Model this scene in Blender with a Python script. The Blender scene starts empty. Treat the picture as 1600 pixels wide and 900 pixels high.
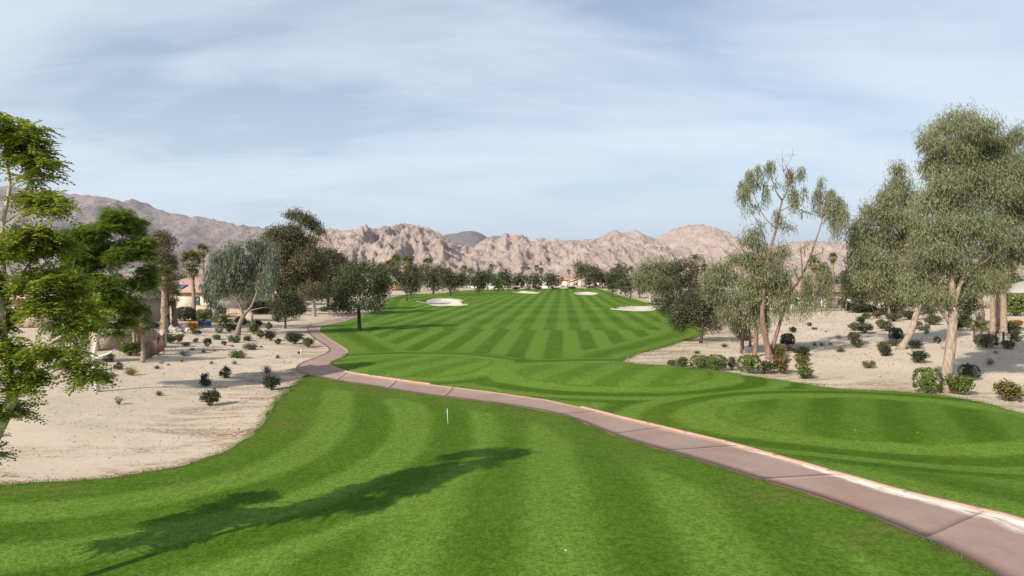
import bpy, math, random
import numpy as np
from mathutils import Vector

# ------------------------------------------------------------------ camera, sky, sun, exposure
S = bpy.context.scene
COL = S.collection
F = 1081.0                      # focal length in photograph pixels (1600 wide)
CAM_H = 7.0
PITCH = math.atan(20.0 / F)     # horizon a little above the middle of the frame
cam = bpy.data.cameras.new('camera')
cam.sensor_width = 36.0
cam.lens = F / 1600.0 * 36.0
cam.clip_start = 0.1
cam.clip_end = 120000.0
cam_o = bpy.data.objects.new('camera', cam)
cam_o.location = (0, 0, CAM_H)
cam_o.rotation_euler = (math.pi / 2 - PITCH, 0, 0)
COL.objects.link(cam_o)
S.camera = cam_o

SUN_EL = math.radians(32)
SUN_AZ = math.radians(43)       # shadows run 43 degrees to the right of straight ahead
sh = (math.sin(SUN_AZ), math.cos(SUN_AZ))
ldir = Vector((sh[0] * math.cos(SUN_EL), sh[1] * math.cos(SUN_EL), -math.sin(SUN_EL)))
sun = bpy.data.lights.new('sun', 'SUN')
sun.energy = 5.0
sun.angle = math.radians(0.5)
sun.color = (1.0, 0.93, 0.82)
sun_o = bpy.data.objects.new('sun', sun)
sun_o.rotation_euler = ldir.to_track_quat('-Z', 'Y').to_euler()
COL.objects.link(sun_o)

W = bpy.data.worlds.new('World')
S.world = W
W.use_nodes = True
wt = W.node_tree
wt.nodes.clear()


class NT:
    """small helper that writes node graphs"""
    def __init__(self, tree):
        self.t = tree

    def n(self, kind, **kw):
        nd = self.t.nodes.new(kind)
        for k, v in kw.items():
            setattr(nd, k, v)
        return nd

    def link(self, a, b):
        self.t.links.new(a, b)

    def put(self, sock, v):
        if v is None:
            return
        if hasattr(v, 'links'):
            self.link(v, sock)
        else:
            if isinstance(v, (tuple, list)) and len(v) == 3 and sock.type == 'RGBA':
                v = (*v, 1.0)
            sock.default_value = v

    def m(self, op, a, b=None, c=None, clamp=False):
        nd = self.n('ShaderNodeMath', operation=op)
        nd.use_clamp = clamp
        for i, v in enumerate((a, b, c)):
            if v is not None:
                self.put(nd.inputs[i], v)
        return nd.outputs[0]

    def sstep(self, lo, hi, v):
        nd = self.n('ShaderNodeMapRange', interpolation_type='SMOOTHSTEP')
        self.put(nd.inputs[0], v)
        nd.inputs[1].default_value = lo
        nd.inputs[2].default_value = hi
        nd.inputs[3].default_value = 0
        nd.inputs[4].default_value = 1
        return nd.outputs[0]

    def lin(self, lo, hi, a, b, v):
        nd = self.n('ShaderNodeMapRange')
        self.put(nd.inputs[0], v)
        for i, q in enumerate((lo, hi, a, b)):
            nd.inputs[i + 1].default_value = q
        return nd.outputs[0]

    def mix(self, f, a, b, mode='MIX'):
        nd = self.n('ShaderNodeMix', data_type='RGBA', blend_type=mode)
        self.put(nd.inputs[0], f)
        self.put(nd.inputs[6], a)
        self.put(nd.inputs[7], b)
        return nd.outputs[2]

    def fmix(self, f, a, b):
        nd = self.n('ShaderNodeMix', data_type='FLOAT')
        self.put(nd.inputs[0], f)
        self.put(nd.inputs[2], a)
        self.put(nd.inputs[3], b)
        return nd.outputs[0]

    def noise(self, vec, scale, detail=4, rough=0.55, dist=0.0):
        nd = self.n('ShaderNodeTexNoise')
        if vec is not None:
            self.link(vec, nd.inputs['Vector'])
        nd.inputs['Scale'].default_value = scale
        nd.inputs['Detail'].default_value = detail
        nd.inputs['Roughness'].default_value = rough
        nd.inputs['Distortion'].default_value = dist
        return nd.outputs[0]

    def mapping(self, vec, scale=(1, 1, 1), rot=(0, 0, 0), loc=(0, 0, 0)):
        nd = self.n('ShaderNodeMapping')
        self.link(vec, nd.inputs[0])
        nd.inputs['Location'].default_value = loc
        nd.inputs['Rotation'].default_value = rot
        nd.inputs['Scale'].default_value = scale
        return nd.outputs[0]

    def attr(self, name):
        return self.n('ShaderNodeAttribute', attribute_name=name).outputs['Fac']

    def bump(self, h, strength, dist):
        nd = self.n('ShaderNodeBump')
        self.link(h, nd.inputs['Height'])
        nd.inputs['Strength'].default_value = strength
        nd.inputs['Distance'].default_value = dist
        return nd.outputs[0]


g = NT(wt)
sky = g.n('ShaderNodeTexSky', sky_type='NISHITA')
sky.sun_disc = False
sky.sun_elevation = SUN_EL
sky.sun_rotation = math.pi + SUN_AZ
sky.altitude = 0
sky.air_density = 1.0
sky.dust_density = 0.7
sky.ozone_density = 1.6
tc = g.n('ShaderNodeTexCoord')
sep = g.n('ShaderNodeSeparateXYZ')
g.link(tc.outputs['Generated'], sep.inputs[0])
zz = g.m('ADD', g.m('MAXIMUM', sep.outputs[2], 0.0), 0.16)
cx = g.m('DIVIDE', sep.outputs[0], zz)
cy = g.m('DIVIDE', sep.outputs[1], zz)
comb = g.n('ShaderNodeCombineXYZ')
g.link(cx, comb.inputs[0])
g.link(cy, comb.inputs[1])
v1 = g.mapping(comb.outputs[0], scale=(0.50, 0.85, 1), rot=(0, 0, math.radians(-28)), loc=(9.3, 4.1, 0))
v2 = g.mapping(comb.outputs[0], scale=(0.9, 2.3, 1), rot=(0, 0, math.radians(-24)), loc=(5.33, 6.51, 0))
n1 = g.noise(v1, 1.0, 4, 0.5, 0.8)
n2 = g.noise(v2, 1.1, 6, 0.6, 1.2)
cl = g.m('ADD', g.m('MULTIPLY', n1, 0.72), g.m('MULTIPLY', n2, 0.28))
# a thin veil of high cloud: the lower the line of sight, the more of it is looked through
tau = g.lin(0.40, 0.60, 0.12, 0.46, cl)
path_len = g.m('DIVIDE', 1.0, g.m('ADD', g.m('MAXIMUM', sep.outputs[2], 0.0), 0.07))
cov = g.m('SUBTRACT', 1.0, g.m('POWER', 2.71828, g.m('MULTIPLY', g.m('MULTIPLY', tau, path_len), -1.0)))
skyc = g.mix(cov, sky.outputs[0], (6.9, 7.5, 8.2))
bg = g.n('ShaderNodeBackground')
g.link(skyc, bg.inputs[0])
bg.inputs[1].default_value = 0.105
wo = g.n('ShaderNodeOutputWorld')
g.link(bg.outputs[0], wo.inputs[0])

S.view_settings.view_transform = 'Standard'
S.view_settings.look = 'None'
S.view_settings.exposure = 0.32
S.view_settings.gamma = 1.0
S.view_settings.use_curve_mapping = False
S.render.engine = 'CYCLES'
S.cycles.max_bounces = 6
S.cycles.diffuse_bounces = 3
S.cycles.glossy_bounces = 2
S.cycles.transmission_bounces = 3
S.cycles.volume_bounces = 0
S.cycles.transparent_max_bounces = 4
S.cycles.use_denoising = True

random.seed(7)
RNG = np.random.default_rng(11)


# ------------------------------------------------------------------ helpers: objects and meshes
def link(o, parent=None):
    COL.objects.link(o)
    if parent is not None:
        o.parent = parent
    return o


def mesh_np(name, verts, faces_flat, loop_tot, mats=(), smooth=False, attrs=None, mat_idx=None):
    me = bpy.data.meshes.new(name)
    verts = np.asarray(verts, dtype=np.float32)
    faces_flat = np.asarray(faces_flat, dtype=np.int32)
    loop_tot = np.asarray(loop_tot, dtype=np.int32)
    me.vertices.add(len(verts))
    me.vertices.foreach_set('co', verts.ravel())
    me.loops.add(len(faces_flat))
    me.loops.foreach_set('vertex_index', faces_flat)
    me.polygons.add(len(loop_tot))
    st = np.zeros(len(loop_tot), dtype=np.int32)
    st[1:] = np.cumsum(loop_tot)[:-1]
    me.polygons.foreach_set('loop_start', st)
    me.polygons.foreach_set('loop_total', loop_tot)
    if smooth:
        me.polygons.foreach_set('use_smooth', np.ones(len(loop_tot), dtype=bool))
    if mat_idx is not None:
        me.polygons.foreach_set('material_index', np.asarray(mat_idx, dtype=np.int32))
    for k, v in (attrs or {}).items():
        a = me.attributes.new(k, 'FLOAT', 'POINT')
        a.data.foreach_set('value', np.asarray(v, dtype=np.float32))
    for m_ in mats:
        me.materials.append(m_)
    me.update(calc_edges=True)
    return me


def obj(name, me, parent=None, loc=None):
    o = bpy.data.objects.new(name, me)
    if loc is not None:
        o.location = loc
    return link(o, parent)


def tag(o, label=None, cat=None, group=None, kind=None):
    if label:
        o['label'] = label
    if cat:
        o['category'] = cat
    if group:
        o['group'] = group
    if kind:
        o['kind'] = kind
    return o


def empty(name, loc, rz=0.0):
    o = bpy.data.objects.new(name, None)
    o.location = loc
    o.rotation_euler = (0, 0, rz)
    o.empty_display_size = 0.3
    return link(o)


class MB:
    """collects simple solids and tubes into one mesh"""
    def __init__(self):
        self.v = []
        self.f = []
        self.mi = []
        self.cur = 0

    def add(self, vs, fs):
        b = len(self.v)
        self.v += [tuple(p) for p in vs]
        for f in fs:
            self.f.append([i + b for i in f])
            self.mi.append(self.cur)

    def box(self, c, s, rz=0.0):
        cx, cy, cz = c
        hx, hy, hz_ = s[0] / 2, s[1] / 2, s[2] / 2
        ca, sa = math.cos(rz), math.sin(rz)
        vs = []
        for dz in (-hz_, hz_):
            for dx, dy in ((-hx, -hy), (hx, -hy), (hx, hy), (-hx, hy)):
                vs.append((cx + dx * ca - dy * sa, cy + dx * sa + dy * ca, cz + dz))
        self.add(vs, [(3, 2, 1, 0), (4, 5, 6, 7), (0, 1, 5, 4), (1, 2, 6, 5), (2, 3, 7, 6), (3, 0, 4, 7)])
        return self

    def prism(self, pts, h0, h1):
        """vertical prism over a 2d outline"""
        n = len(pts)
        vs = [(x, y, h0) for x, y in pts] + [(x, y, h1) for x, y in pts]
        fs = [tuple(range(n - 1, -1, -1)), tuple(range(n, 2 * n))]
        for i in range(n):
            j = (i + 1) % n
            fs.append((i, j, n + j, n + i))
        self.add(vs, fs)
        return self

    def tube(self, pts, rad, k=7, cap=True, wob=0.0, rng=None):
        pts = [np.array(p, float) for p in pts]
        n = len(pts)
        b = len(self.v)
        up = np.array((0.13, 0.27, 0.95))
        prev = None
        for i, p in enumerate(pts):
            t = pts[min(i + 1, n - 1)] - pts[max(i - 1, 0)]
            t = t / (np.linalg.norm(t) + 1e-9)
            if prev is None:
                a = np.cross(t, up if abs(t @ up) < 0.9 else np.array((1.0, 0, 0)))
            else:
                a = prev - t * (prev @ t)
            a /= np.linalg.norm(a) + 1e-9
            prev = a
            c = np.cross(t, a)
            for j in range(k):
                an = 2 * math.pi * j / k
                r = rad[i]
                if wob and rng is not None:
                    r *= 1 + wob * (rng.random() - 0.5) * 2
                self.v.append(tuple(p + (a * math.cos(an) + c * math.sin(an)) * r))
        for i in range(n - 1):
            for j in range(k):
                j2 = (j + 1) % k
                self.f.append([b + i * k + j, b + i * k + j2, b + (i + 1) * k + j2, b + (i + 1) * k + j])
                self.mi.append(self.cur)
        if cap:
            self.f.append([b + (n - 1) * k + j for j in range(k)])
            self.mi.append(self.cur)
            self.f.append([b + j for j in range(k - 1, -1, -1)])
            self.mi.append(self.cur)
        return self

    def mesh(self, name, mats, smooth=False):
        flat = [i for f in self.f for i in f]
        if not isinstance(mats, (list, tuple)):
            mats = (mats,)
        return mesh_np(name, np.array(self.v), flat, [len(f) for f in self.f], mats, smooth, mat_idx=self.mi)

    def build(self, name, mats, parent=None, smooth=False):
        return obj(name, self.mesh(name, mats, smooth), parent)


# ------------------------------------------------------------------ numpy noise
_perm = np.random.default_rng(5).random((256, 256)).astype(np.float32)


def vnoise(x, y):
    xi = np.floor(x).astype(int)
    yi = np.floor(y).astype(int)
    fx = x - xi
    fy = y - yi
    fx = fx * fx * fx * (fx * (fx * 6 - 15) + 10)
    fy = fy * fy * fy * (fy * (fy * 6 - 15) + 10)
    a = _perm[xi & 255, yi & 255]
    b = _perm[(xi + 1) & 255, yi & 255]
    c = _perm[xi & 255, (yi + 1) & 255]
    d = _perm[(xi + 1) & 255, (yi + 1) & 255]
    return (a * (1 - fx) + b * fx) * (1 - fy) + (c * (1 - fx) + d * fx) * fy


def fbm(x, y, o=4, gain=0.5, lac=2.03):
    r = np.zeros_like(x, dtype=float)
    a, tot = 1.0, 0.0
    for i in range(o):
        r += a * (vnoise(x + 17.3 * i, y + 9.1 * i) - 0.5) * 2
        tot += a
        a *= gain
        x = x * lac
        y = y * lac
    return r / tot


def ridged(x, y, o=5, gain=0.55, lac=2.1):
    r = np.zeros_like(x, dtype=float)
    a, tot = 1.0, 0.0
    for i in range(o):
        r += a * (1 - np.abs(vnoise(x + 31.7 * i, y + 5.3 * i) - 0.5) * 2)
        tot += a
        a *= gain
        x, y = x * lac + y * 0.2, y * lac - x * 0.2
    return r / tot


def sm(a, b, x):
    t = np.clip((x - a) / (b - a), 0, 1)
    return t * t * (3 - 2 * t)


# ------------------------------------------------------------------ from photograph to place
cp_, sp_ = math.cos(PITCH), math.sin(PITCH)


def ray(px, py):
    a = (px - 800.0) / F
    b = -(py - 450.0) / F
    return np.array((a, cp_ + b * sp_, -sp_ + b * cp_))


def WP(px, py, Y):
    """the point at distance Y down the course seen at that spot of the photograph"""
    d = ray(px, py)
    return np.array((0, 0, CAM_H)) + d * (Y / d[1])


def flat_pt(px, py):
    d = ray(px, py)
    t = CAM_H / -d[2]
    return (d[0] * t, d[1] * t)


def catmull(pts, step=0.6, closed=False):
    P = np.array(pts, float)
    n = len(P)
    out = []
    rng = range(n if closed else n - 1)
    for i in rng:
        p0 = P[(i - 1) % n] if closed else P[max(i - 1, 0)]
        p1 = P[i]
        p2 = P[(i + 1) % n]
        p3 = P[(i + 2) % n] if closed else P[min(i + 2, n - 1)]
        L = np.linalg.norm(p2 - p1)
        k = max(2, min(24, int(L / step)))
        # centripetal-ish: limit tangents so uneven spacing does not overshoot
        m1 = (p2 - p0) * 0.5
        m2 = (p3 - p1) * 0.5
        for m_ in (m1, m2):
            l = np.linalg.norm(m_)
            if l > L:
                m_ *= L / l
        for j in range(k):
            t = j / k
            h00 = 2 * t ** 3 - 3 * t ** 2 + 1
            h10 = t ** 3 - 2 * t ** 2 + t
            h01 = -2 * t ** 3 + 3 * t ** 2
            h11 = t ** 3 - t ** 2
            out.append(h00 * p1 + h10 * m1 + h01 * p2 + h11 * m2)
    if not closed:
        out.append(P[-1])
    return np.array(out)


def sdf(X, Y, poly):
    """signed distance to a closed outline, positive inside"""
    d2 = np.full(X.shape, 1e12)
    ins = np.zeros(X.shape, dtype=bool)
    n = len(poly)
    for i in range(n):
        ax, ay = poly[i]
        bx, by = poly[(i + 1) % n]
        ex, ey = bx - ax, by - ay
        wx, wy = X - ax, Y - ay
        t = np.clip((wx * ex + wy * ey) / (ex * ex + ey * ey + 1e-12), 0, 1)
        dx, dy = wx - ex * t, wy - ey * t
        d2 = np.minimum(d2, dx * dx + dy * dy)
        c = (ay > Y) != (by > Y)
        with np.errstate(divide='ignore', invalid='ignore'):
            ins ^= c & (X < (bx - ax) * (Y - ay) / ((by - ay) if by != ay else 1e-12) + ax)
    return np.where(ins, 1, -1) * np.sqrt(d2)


def dist_line(X, Y, line):
    d2 = np.full(X.shape, 1e12)
    for i in range(len(line) - 1):
        ax, ay = line[i]
        bx, by = line[i + 1]
        ex, ey = bx - ax, by - ay
        wx, wy = X - ax, Y - ay
        t = np.clip((wx * ex + wy * ey) / (ex * ex + ey * ey + 1e-12), 0, 1)
        d2 = np.minimum(d2, (wx - ex * t) ** 2 + (wy - ey * t) ** 2)
    return np.sqrt(d2)


# outlines read off the photograph
PATH_FAR = [(1960, 935), (1600, 818), (1562, 807), (1470, 786), (1377, 762), (1240, 723), (1113, 688), (1033, 669), (967, 653),
            (900, 636), (843, 624), (719, 607), (637, 597), (556, 585), (528, 578), (514, 571), (520, 565),
            (533, 560), (544, 553), (541, 546), (519, 532), (503, 521), (500, 516), (503, 511), (514, 507.5), (538, 502.5), (550, 498), (566, 494)]
PATH_NEAR = [(1690, 985), (1553, 898), (1500, 870), (1400, 823), (1280, 778), (1187, 750), (1067, 713), (993, 692), (937, 671),
             (875, 648), (797, 634), (734, 626), (656, 616), (578, 603), (519, 594), (479, 585), (464, 578),
             (464, 572), (478, 564), (512, 550), (512, 543), (495, 532), (483, 522), (480, 515), (484, 508), (500, 504), (522, 500), (540, 496), (560, 492)]
EDGE_A_LEFT = [(575, 491), (592, 480), (602, 470), (617, 463), (644, 459.5), (690, 458.5), (712, 455), (740, 453), (790, 452.5), (850, 452), (900, 450.5),
               (935, 451.5), (955, 456), (972, 463), (995, 468), (1012, 473), (1040, 476), (1062, 487), (1085, 500), (1100, 515), (1095, 524), (1062, 534),
               (1045, 540), (1020, 547), (990, 555), (972, 564), (985, 568), (1020, 570.5), (1045, 571.5), (1109, 578), (1157, 586), (1185, 589.5),
               (1240, 597.5), (1285, 605), (1333, 610), (1400, 612.5), (1450, 616), (1500, 622.5), (1550, 633), (1600, 647), (1700, 675), (1850, 720)]
EDGE_B_LEFT = [(478, 588), (463, 602), (444, 617), (430, 632), (416, 655), (402, 673), (380, 690), (333, 713), (267, 732), (167, 748), (50, 755), (0, 759), (-150, 768), (-400, 775)]
BUNKERS = {
    'left': [(650, 470), (668, 469.5), (676, 467), (690, 466), (712, 467.3), (723, 469), (722, 470.8), (710, 471.8), (722, 474), (732, 476), (722, 477.5), (700, 478), (675, 477.3), (666, 474), (655, 471.8)],
    'back': [(800, 456), (812, 455), (830, 455.6), (845, 457), (842, 458.3), (828, 458.8), (810, 457.8)],
    'centre': [(896, 457), (908, 456), (925, 456.4), (936, 459), (930, 460.6), (912, 460.8), (900, 460)],
    'right': [(953, 482.5), (968, 480), (990, 478.5), (1010, 478.6), (1034, 477.5), (1032, 480.5), (1020, 485), (1005, 486.3), (980, 485.5)],
}
TEES = [((960, 582), 6.6, 5.0, 0.35), ((1358, 652), 6.9, 5.0, 0.3), ((640, 569), 6.2, 5.6, 0.35)]   # centre, half-width, half-depth, height

# ------------------------------------------------------------------ terrain grid
geo = lambda a, b, n: list(np.geomspace(a, b, n))
xs_pos = list(np.arange(0.275, 62, 0.55)) + list(np.arange(62.5, 132, 1.6)) + geo(135, 45000, 26)
GX = np.array([-x for x in xs_pos[::-1]] + xs_pos)
GY = np.array(list(-np.geomspace(3000, 84, 9)) + list(np.arange(-80, 4, 4)) + list(np.arange(4, 32, 0.33)) + list(np.arange(32, 105, 0.55)) + list(np.arange(105, 205, 1.1)) +
              list(np.arange(206, 420, 2.2)) + geo(425, 60000, 28))
GXX, GYY = np.meshgrid(GX, GY, indexing='ij')
PX0, PY0 = [], []


def outline_A(pt):
    a = [pt(*p) for p in PATH_FAR]
    b = [pt(*p) for p in EDGE_A_LEFT]
    return np.vstack([catmull(a, 0.5), catmull(b, 1.0)])


def outline_B(pt):
    a = [pt(*p) for p in PATH_NEAR[:16]]
    b = [pt(*p) for p in EDGE_B_LEFT]
    return np.vstack([catmull(a[::-1], 0.5)[::-1], catmull(b, 0.5), [(-60, 10), (-60, -60), (60, -60), (40, 0)]])


near = (np.abs(GXX) < 140) & (GYY > -70) & (GYY < 425)
nx, ny = GXX[near], GYY[near]
dA = sdf(nx, ny, outline_A(flat_pt)[::2])
dB = sdf(nx, ny, outline_B(flat_pt)[::2])
dO = np.maximum(0, -np.maximum(dA, dB))
Z = np.zeros_like(GXX)
zn = 1.25 * sm(2.0, 30, dO) * (1 - 0.6 * sm(200, 300, ny))
zn += 0.10 * fbm(nx * 0.09, ny * 0.09, 3) * sm(0, 8, dO) + 0.10 * fbm(nx * 0.5, ny * 0.5, 3) * sm(0, 3, dO)
for (c, ra, rb, hh) in TEES:
    cx_, cy_ = flat_pt(*c)
    q = np.sqrt(((nx - cx_) / (ra + 2)) ** 2 + ((ny - cy_) / (rb + 2)) ** 2)
    zn += hh * (1 - sm(0.75, 1.35, q))
q = np.sqrt(((nx - 7) / 13.0) ** 2 + ((ny - 14) / 16.0) ** 2)      # the tee the camera hovers over
zn += 0.55 * (1 - sm(0.55, 1.15, q))
zn += 1.0 * np.exp(-(((nx - 32) / 26) ** 2 + ((ny - 350) / 26) ** 2))   # raised green at the far end
zn += 0.05 * fbm(nx * 0.045 + 3, ny * 0.045, 2) * sm(20, 40, ny) * (dO < 0.5) * 2
for k, pts in BUNKERS.items():
    P = catmull([flat_pt(*p) for p in pts], 2.0, True)
    bsd = sdf(nx, ny, P)
    zn -= 0.7 * sm(-0.2, 2.2, bsd) - 0.32 * np.exp(-((bsd + 1.5) / 2.0) ** 2) * (bsd < 0)
Z[near] = zn
Z[(~near) & (np.abs(GXX) > 100)] = 0.5


def hz(x, y):
    i = int(np.clip(np.searchsorted(GX, x) - 1, 0, len(GX) - 2))
    j = int(np.clip(np.searchsorted(GY, y) - 1, 0, len(GY) - 2))
    tx = (x - GX[i]) / (GX[i + 1] - GX[i])
    ty = (y - GY[j]) / (GY[j + 1] - GY[j])
    return float((Z[i, j] * (1 - tx) + Z[i + 1, j] * tx) * (1 - ty) + (Z[i, j + 1] * (1 - tx) + Z[i + 1, j + 1] * tx) * ty)


def gp(px, py):
    """where the line of sight through that spot of the photograph meets the ground"""
    d = ray(px, py)
    t0 = (CAM_H - 3.2) / -d[2]
    t1 = (CAM_H + 1.0) / -d[2]
    for _ in range(60):
        tm = 0.5 * (t0 + t1)
        if CAM_H + d[2] * tm > hz(d[0] * tm, d[1] * tm):
            t0 = tm
        else:
            t1 = tm
    return np.array((d[0] * t1, d[1] * t1, hz(d[0] * t1, d[1] * t1)))


def gp2(px, py):
    p = gp(px, py)
    return (p[0], p[1])


# ------------------------------------------------------------------ materials
def newmat(name):
    m_ = bpy.data.materials.new(name)
    m_.use_nodes = True
    t = m_.node_tree
    t.nodes.clear()
    gg = NT(t)
    out = gg.n('ShaderNodeOutputMaterial')
    bs = gg.n('ShaderNodeBsdfPrincipled')
    gg.link(bs.outputs[0], out.inputs[0])
    return m_, gg, bs, out


def plain(name, col, rough=0.7, var=0.12, scale=3.0, spec=0.3, bump=0.0, metallic=0.0):
    m_, q, bs, out = newmat(name)
    tcn = q.n('ShaderNodeTexCoord')
    nz = q.noise(tcn.outputs['Object'], scale, 5, 0.6)
    c = q.mix(nz, tuple(x * (1 - var) for x in col), tuple(min(1, x * (1 + var)) for x in col))
    q.link(c, bs.inputs['Base Color'])
    bs.inputs['Roughness'].default_value = rough
    bs.inputs['Specular IOR Level'].default_value = spec
    bs.inputs['Metallic'].default_value = metallic
    if bump:
        q.link(q.bump(nz, 0.6, bump), bs.inputs['Normal'])
    return m_


def leafmat(name, dark, light, tip=None, trans=0.3, rough=0.55):
    """leaf faces: colour from a per-leaf value, thin enough to let light through"""
    m_, q, bs, out = newmat(name)
    t = q.attr('tint')
    c = q.mix(t, dark, light)
    if tip:
        c = q.mix(q.sstep(0.90, 0.97, q.attr('odd')), c, tip)
    q.link(c, bs.inputs['Base Color'])
    bs.inputs['Roughness'].default_value = rough
    bs.inputs['Specular IOR Level'].default_value = 0.25
    tr = q.n('ShaderNodeBsdfTranslucent')
    q.link(q.mix(0.5, c, (light[0] * 1.3, light[1] * 1.35, light[2] * 0.7)), tr.inputs[0])
    mx = q.n('ShaderNodeMixShader')
    mx.inputs[0].default_value = trans
    q.link(bs.outputs[0], mx.inputs[1])
    q.link(tr.outputs[0], mx.inputs[2])
    q.link(mx.outputs[0], out.inputs[0])
    return m_


def barkmat(name, a, b, scale=2.0, bump=0.03):
    m_, q, bs, out = newmat(name)
    tcn = q.n('ShaderNodeTexCoord')
    v = q.mapping(tcn.outputs['Object'], scale=(3, 3, 0.7))
    nz = q.noise(v, scale, 6, 0.65, 0.4)
    nz2 = q.noise(tcn.outputs['Object'], 0.8, 3)
    c = q.mix(q.sstep(0.35, 0.65, nz), a, b)
    c = q.mix(q.m('MULTIPLY', nz2, 0.4), c, tuple(x * 0.55 for x in a))
    q.link(c, bs.inputs['Base Color'])
    bs.inputs['Roughness'].default_value = 0.85
    bs.inputs['Specular IOR Level'].default_value = 0.15
    q.link(q.bump(nz, 0.9, bump), bs.inputs['Normal'])
    return m_


def sandmat(name, base, litter=0.0, lump=0.05):
    m_, q, bs, out = newmat(name)
    geo_ = q.n('ShaderNodeNewGeometry')
    p = geo_.outputs['Position']
    big = q.noise(p, 0.12, 4, 0.6)
    mid = q.noise(p, 1.1, 5, 0.65)
    fine = q.noise(p, 14.0, 4, 0.7)
    c = q.mix(q.sstep(0.3, 0.7, big), tuple(x * 0.93 for x in base), tuple(min(1, x * 1.05) for x in base))
    c = q.mix(q.m('MULTIPLY', q.sstep(0.50, 0.72, mid), 0.34), c, tuple(x * k for x, k in zip(base, (0.78, 0.72, 0.66))))
    c = q.mix(q.m('MULTIPLY', q.sstep(0.6, 0.72, fine), 0.35), c, tuple(x * k for x, k in zip(base, (0.62, 0.55, 0.5))))
    if litter:
        e = q.attr('edge')                                    # metres away from the grass
        v = q.mapping(p, scale=(0.16, 0.5, 1))
        ln = q.noise(v, 1.0, 6, 0.7, 0.5)
        sp = q.noise(p, 5.0, 5, 0.75)
        msk = q.m('MULTIPLY', q.sstep(0.45, 0.58, ln), q.sstep(0.40, 0.54, sp))
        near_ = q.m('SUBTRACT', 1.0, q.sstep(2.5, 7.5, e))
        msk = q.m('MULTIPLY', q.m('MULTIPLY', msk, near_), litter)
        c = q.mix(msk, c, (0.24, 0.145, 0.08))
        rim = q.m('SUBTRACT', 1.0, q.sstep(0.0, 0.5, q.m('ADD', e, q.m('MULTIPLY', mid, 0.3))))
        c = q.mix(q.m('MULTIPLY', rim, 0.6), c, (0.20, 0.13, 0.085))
        # scattered dark specks of leaf litter and pebbles
        vor = q.n('ShaderNodeTexVoronoi')
        q.link(p, vor.inputs['Vector'])
        vor.inputs['Scale'].default_value = 2.2
        dots = q.m('SUBTRACT', 1.0, q.sstep(0.05, 0.12, vor.outputs['Distance']))
        keep = q.sstep(0.5, 0.62, q.noise(p, 0.35, 3))
        c = q.mix(q.m('MULTIPLY', q.m('MULTIPLY', dots, keep), 0.75), c, (0.16, 0.11, 0.075))
        # raked tracks and footprints
        tr = q.noise(q.mapping(p, scale=(0.9, 2.4, 1), rot=(0, 0, 0.4)), 2.6, 5, 0.7, 1.2)
        c = q.mix(q.m('MULTIPLY', q.sstep(0.54, 0.68, tr), 0.38), c, tuple(x * k for x, k in zip(base, (0.66, 0.6, 0.54))))
    q.link(c, bs.inputs['Base Color'])
    bs.inputs['Roughness'].default_value = 0.95
    bs.inputs['Specular IOR Level'].default_value = 0.05
    h = q.m('ADD', q.m('MULTIPLY', mid, 0.7), q.m('MULTIPLY', fine, 0.25))
    q.link(q.bump(h, 0.8, lump), bs.inputs['Normal'])
    return m_


GRASS_L = (0.134, 0.226, 0.032)
GRASS_D = (0.056, 0.119, 0.007)


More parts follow.
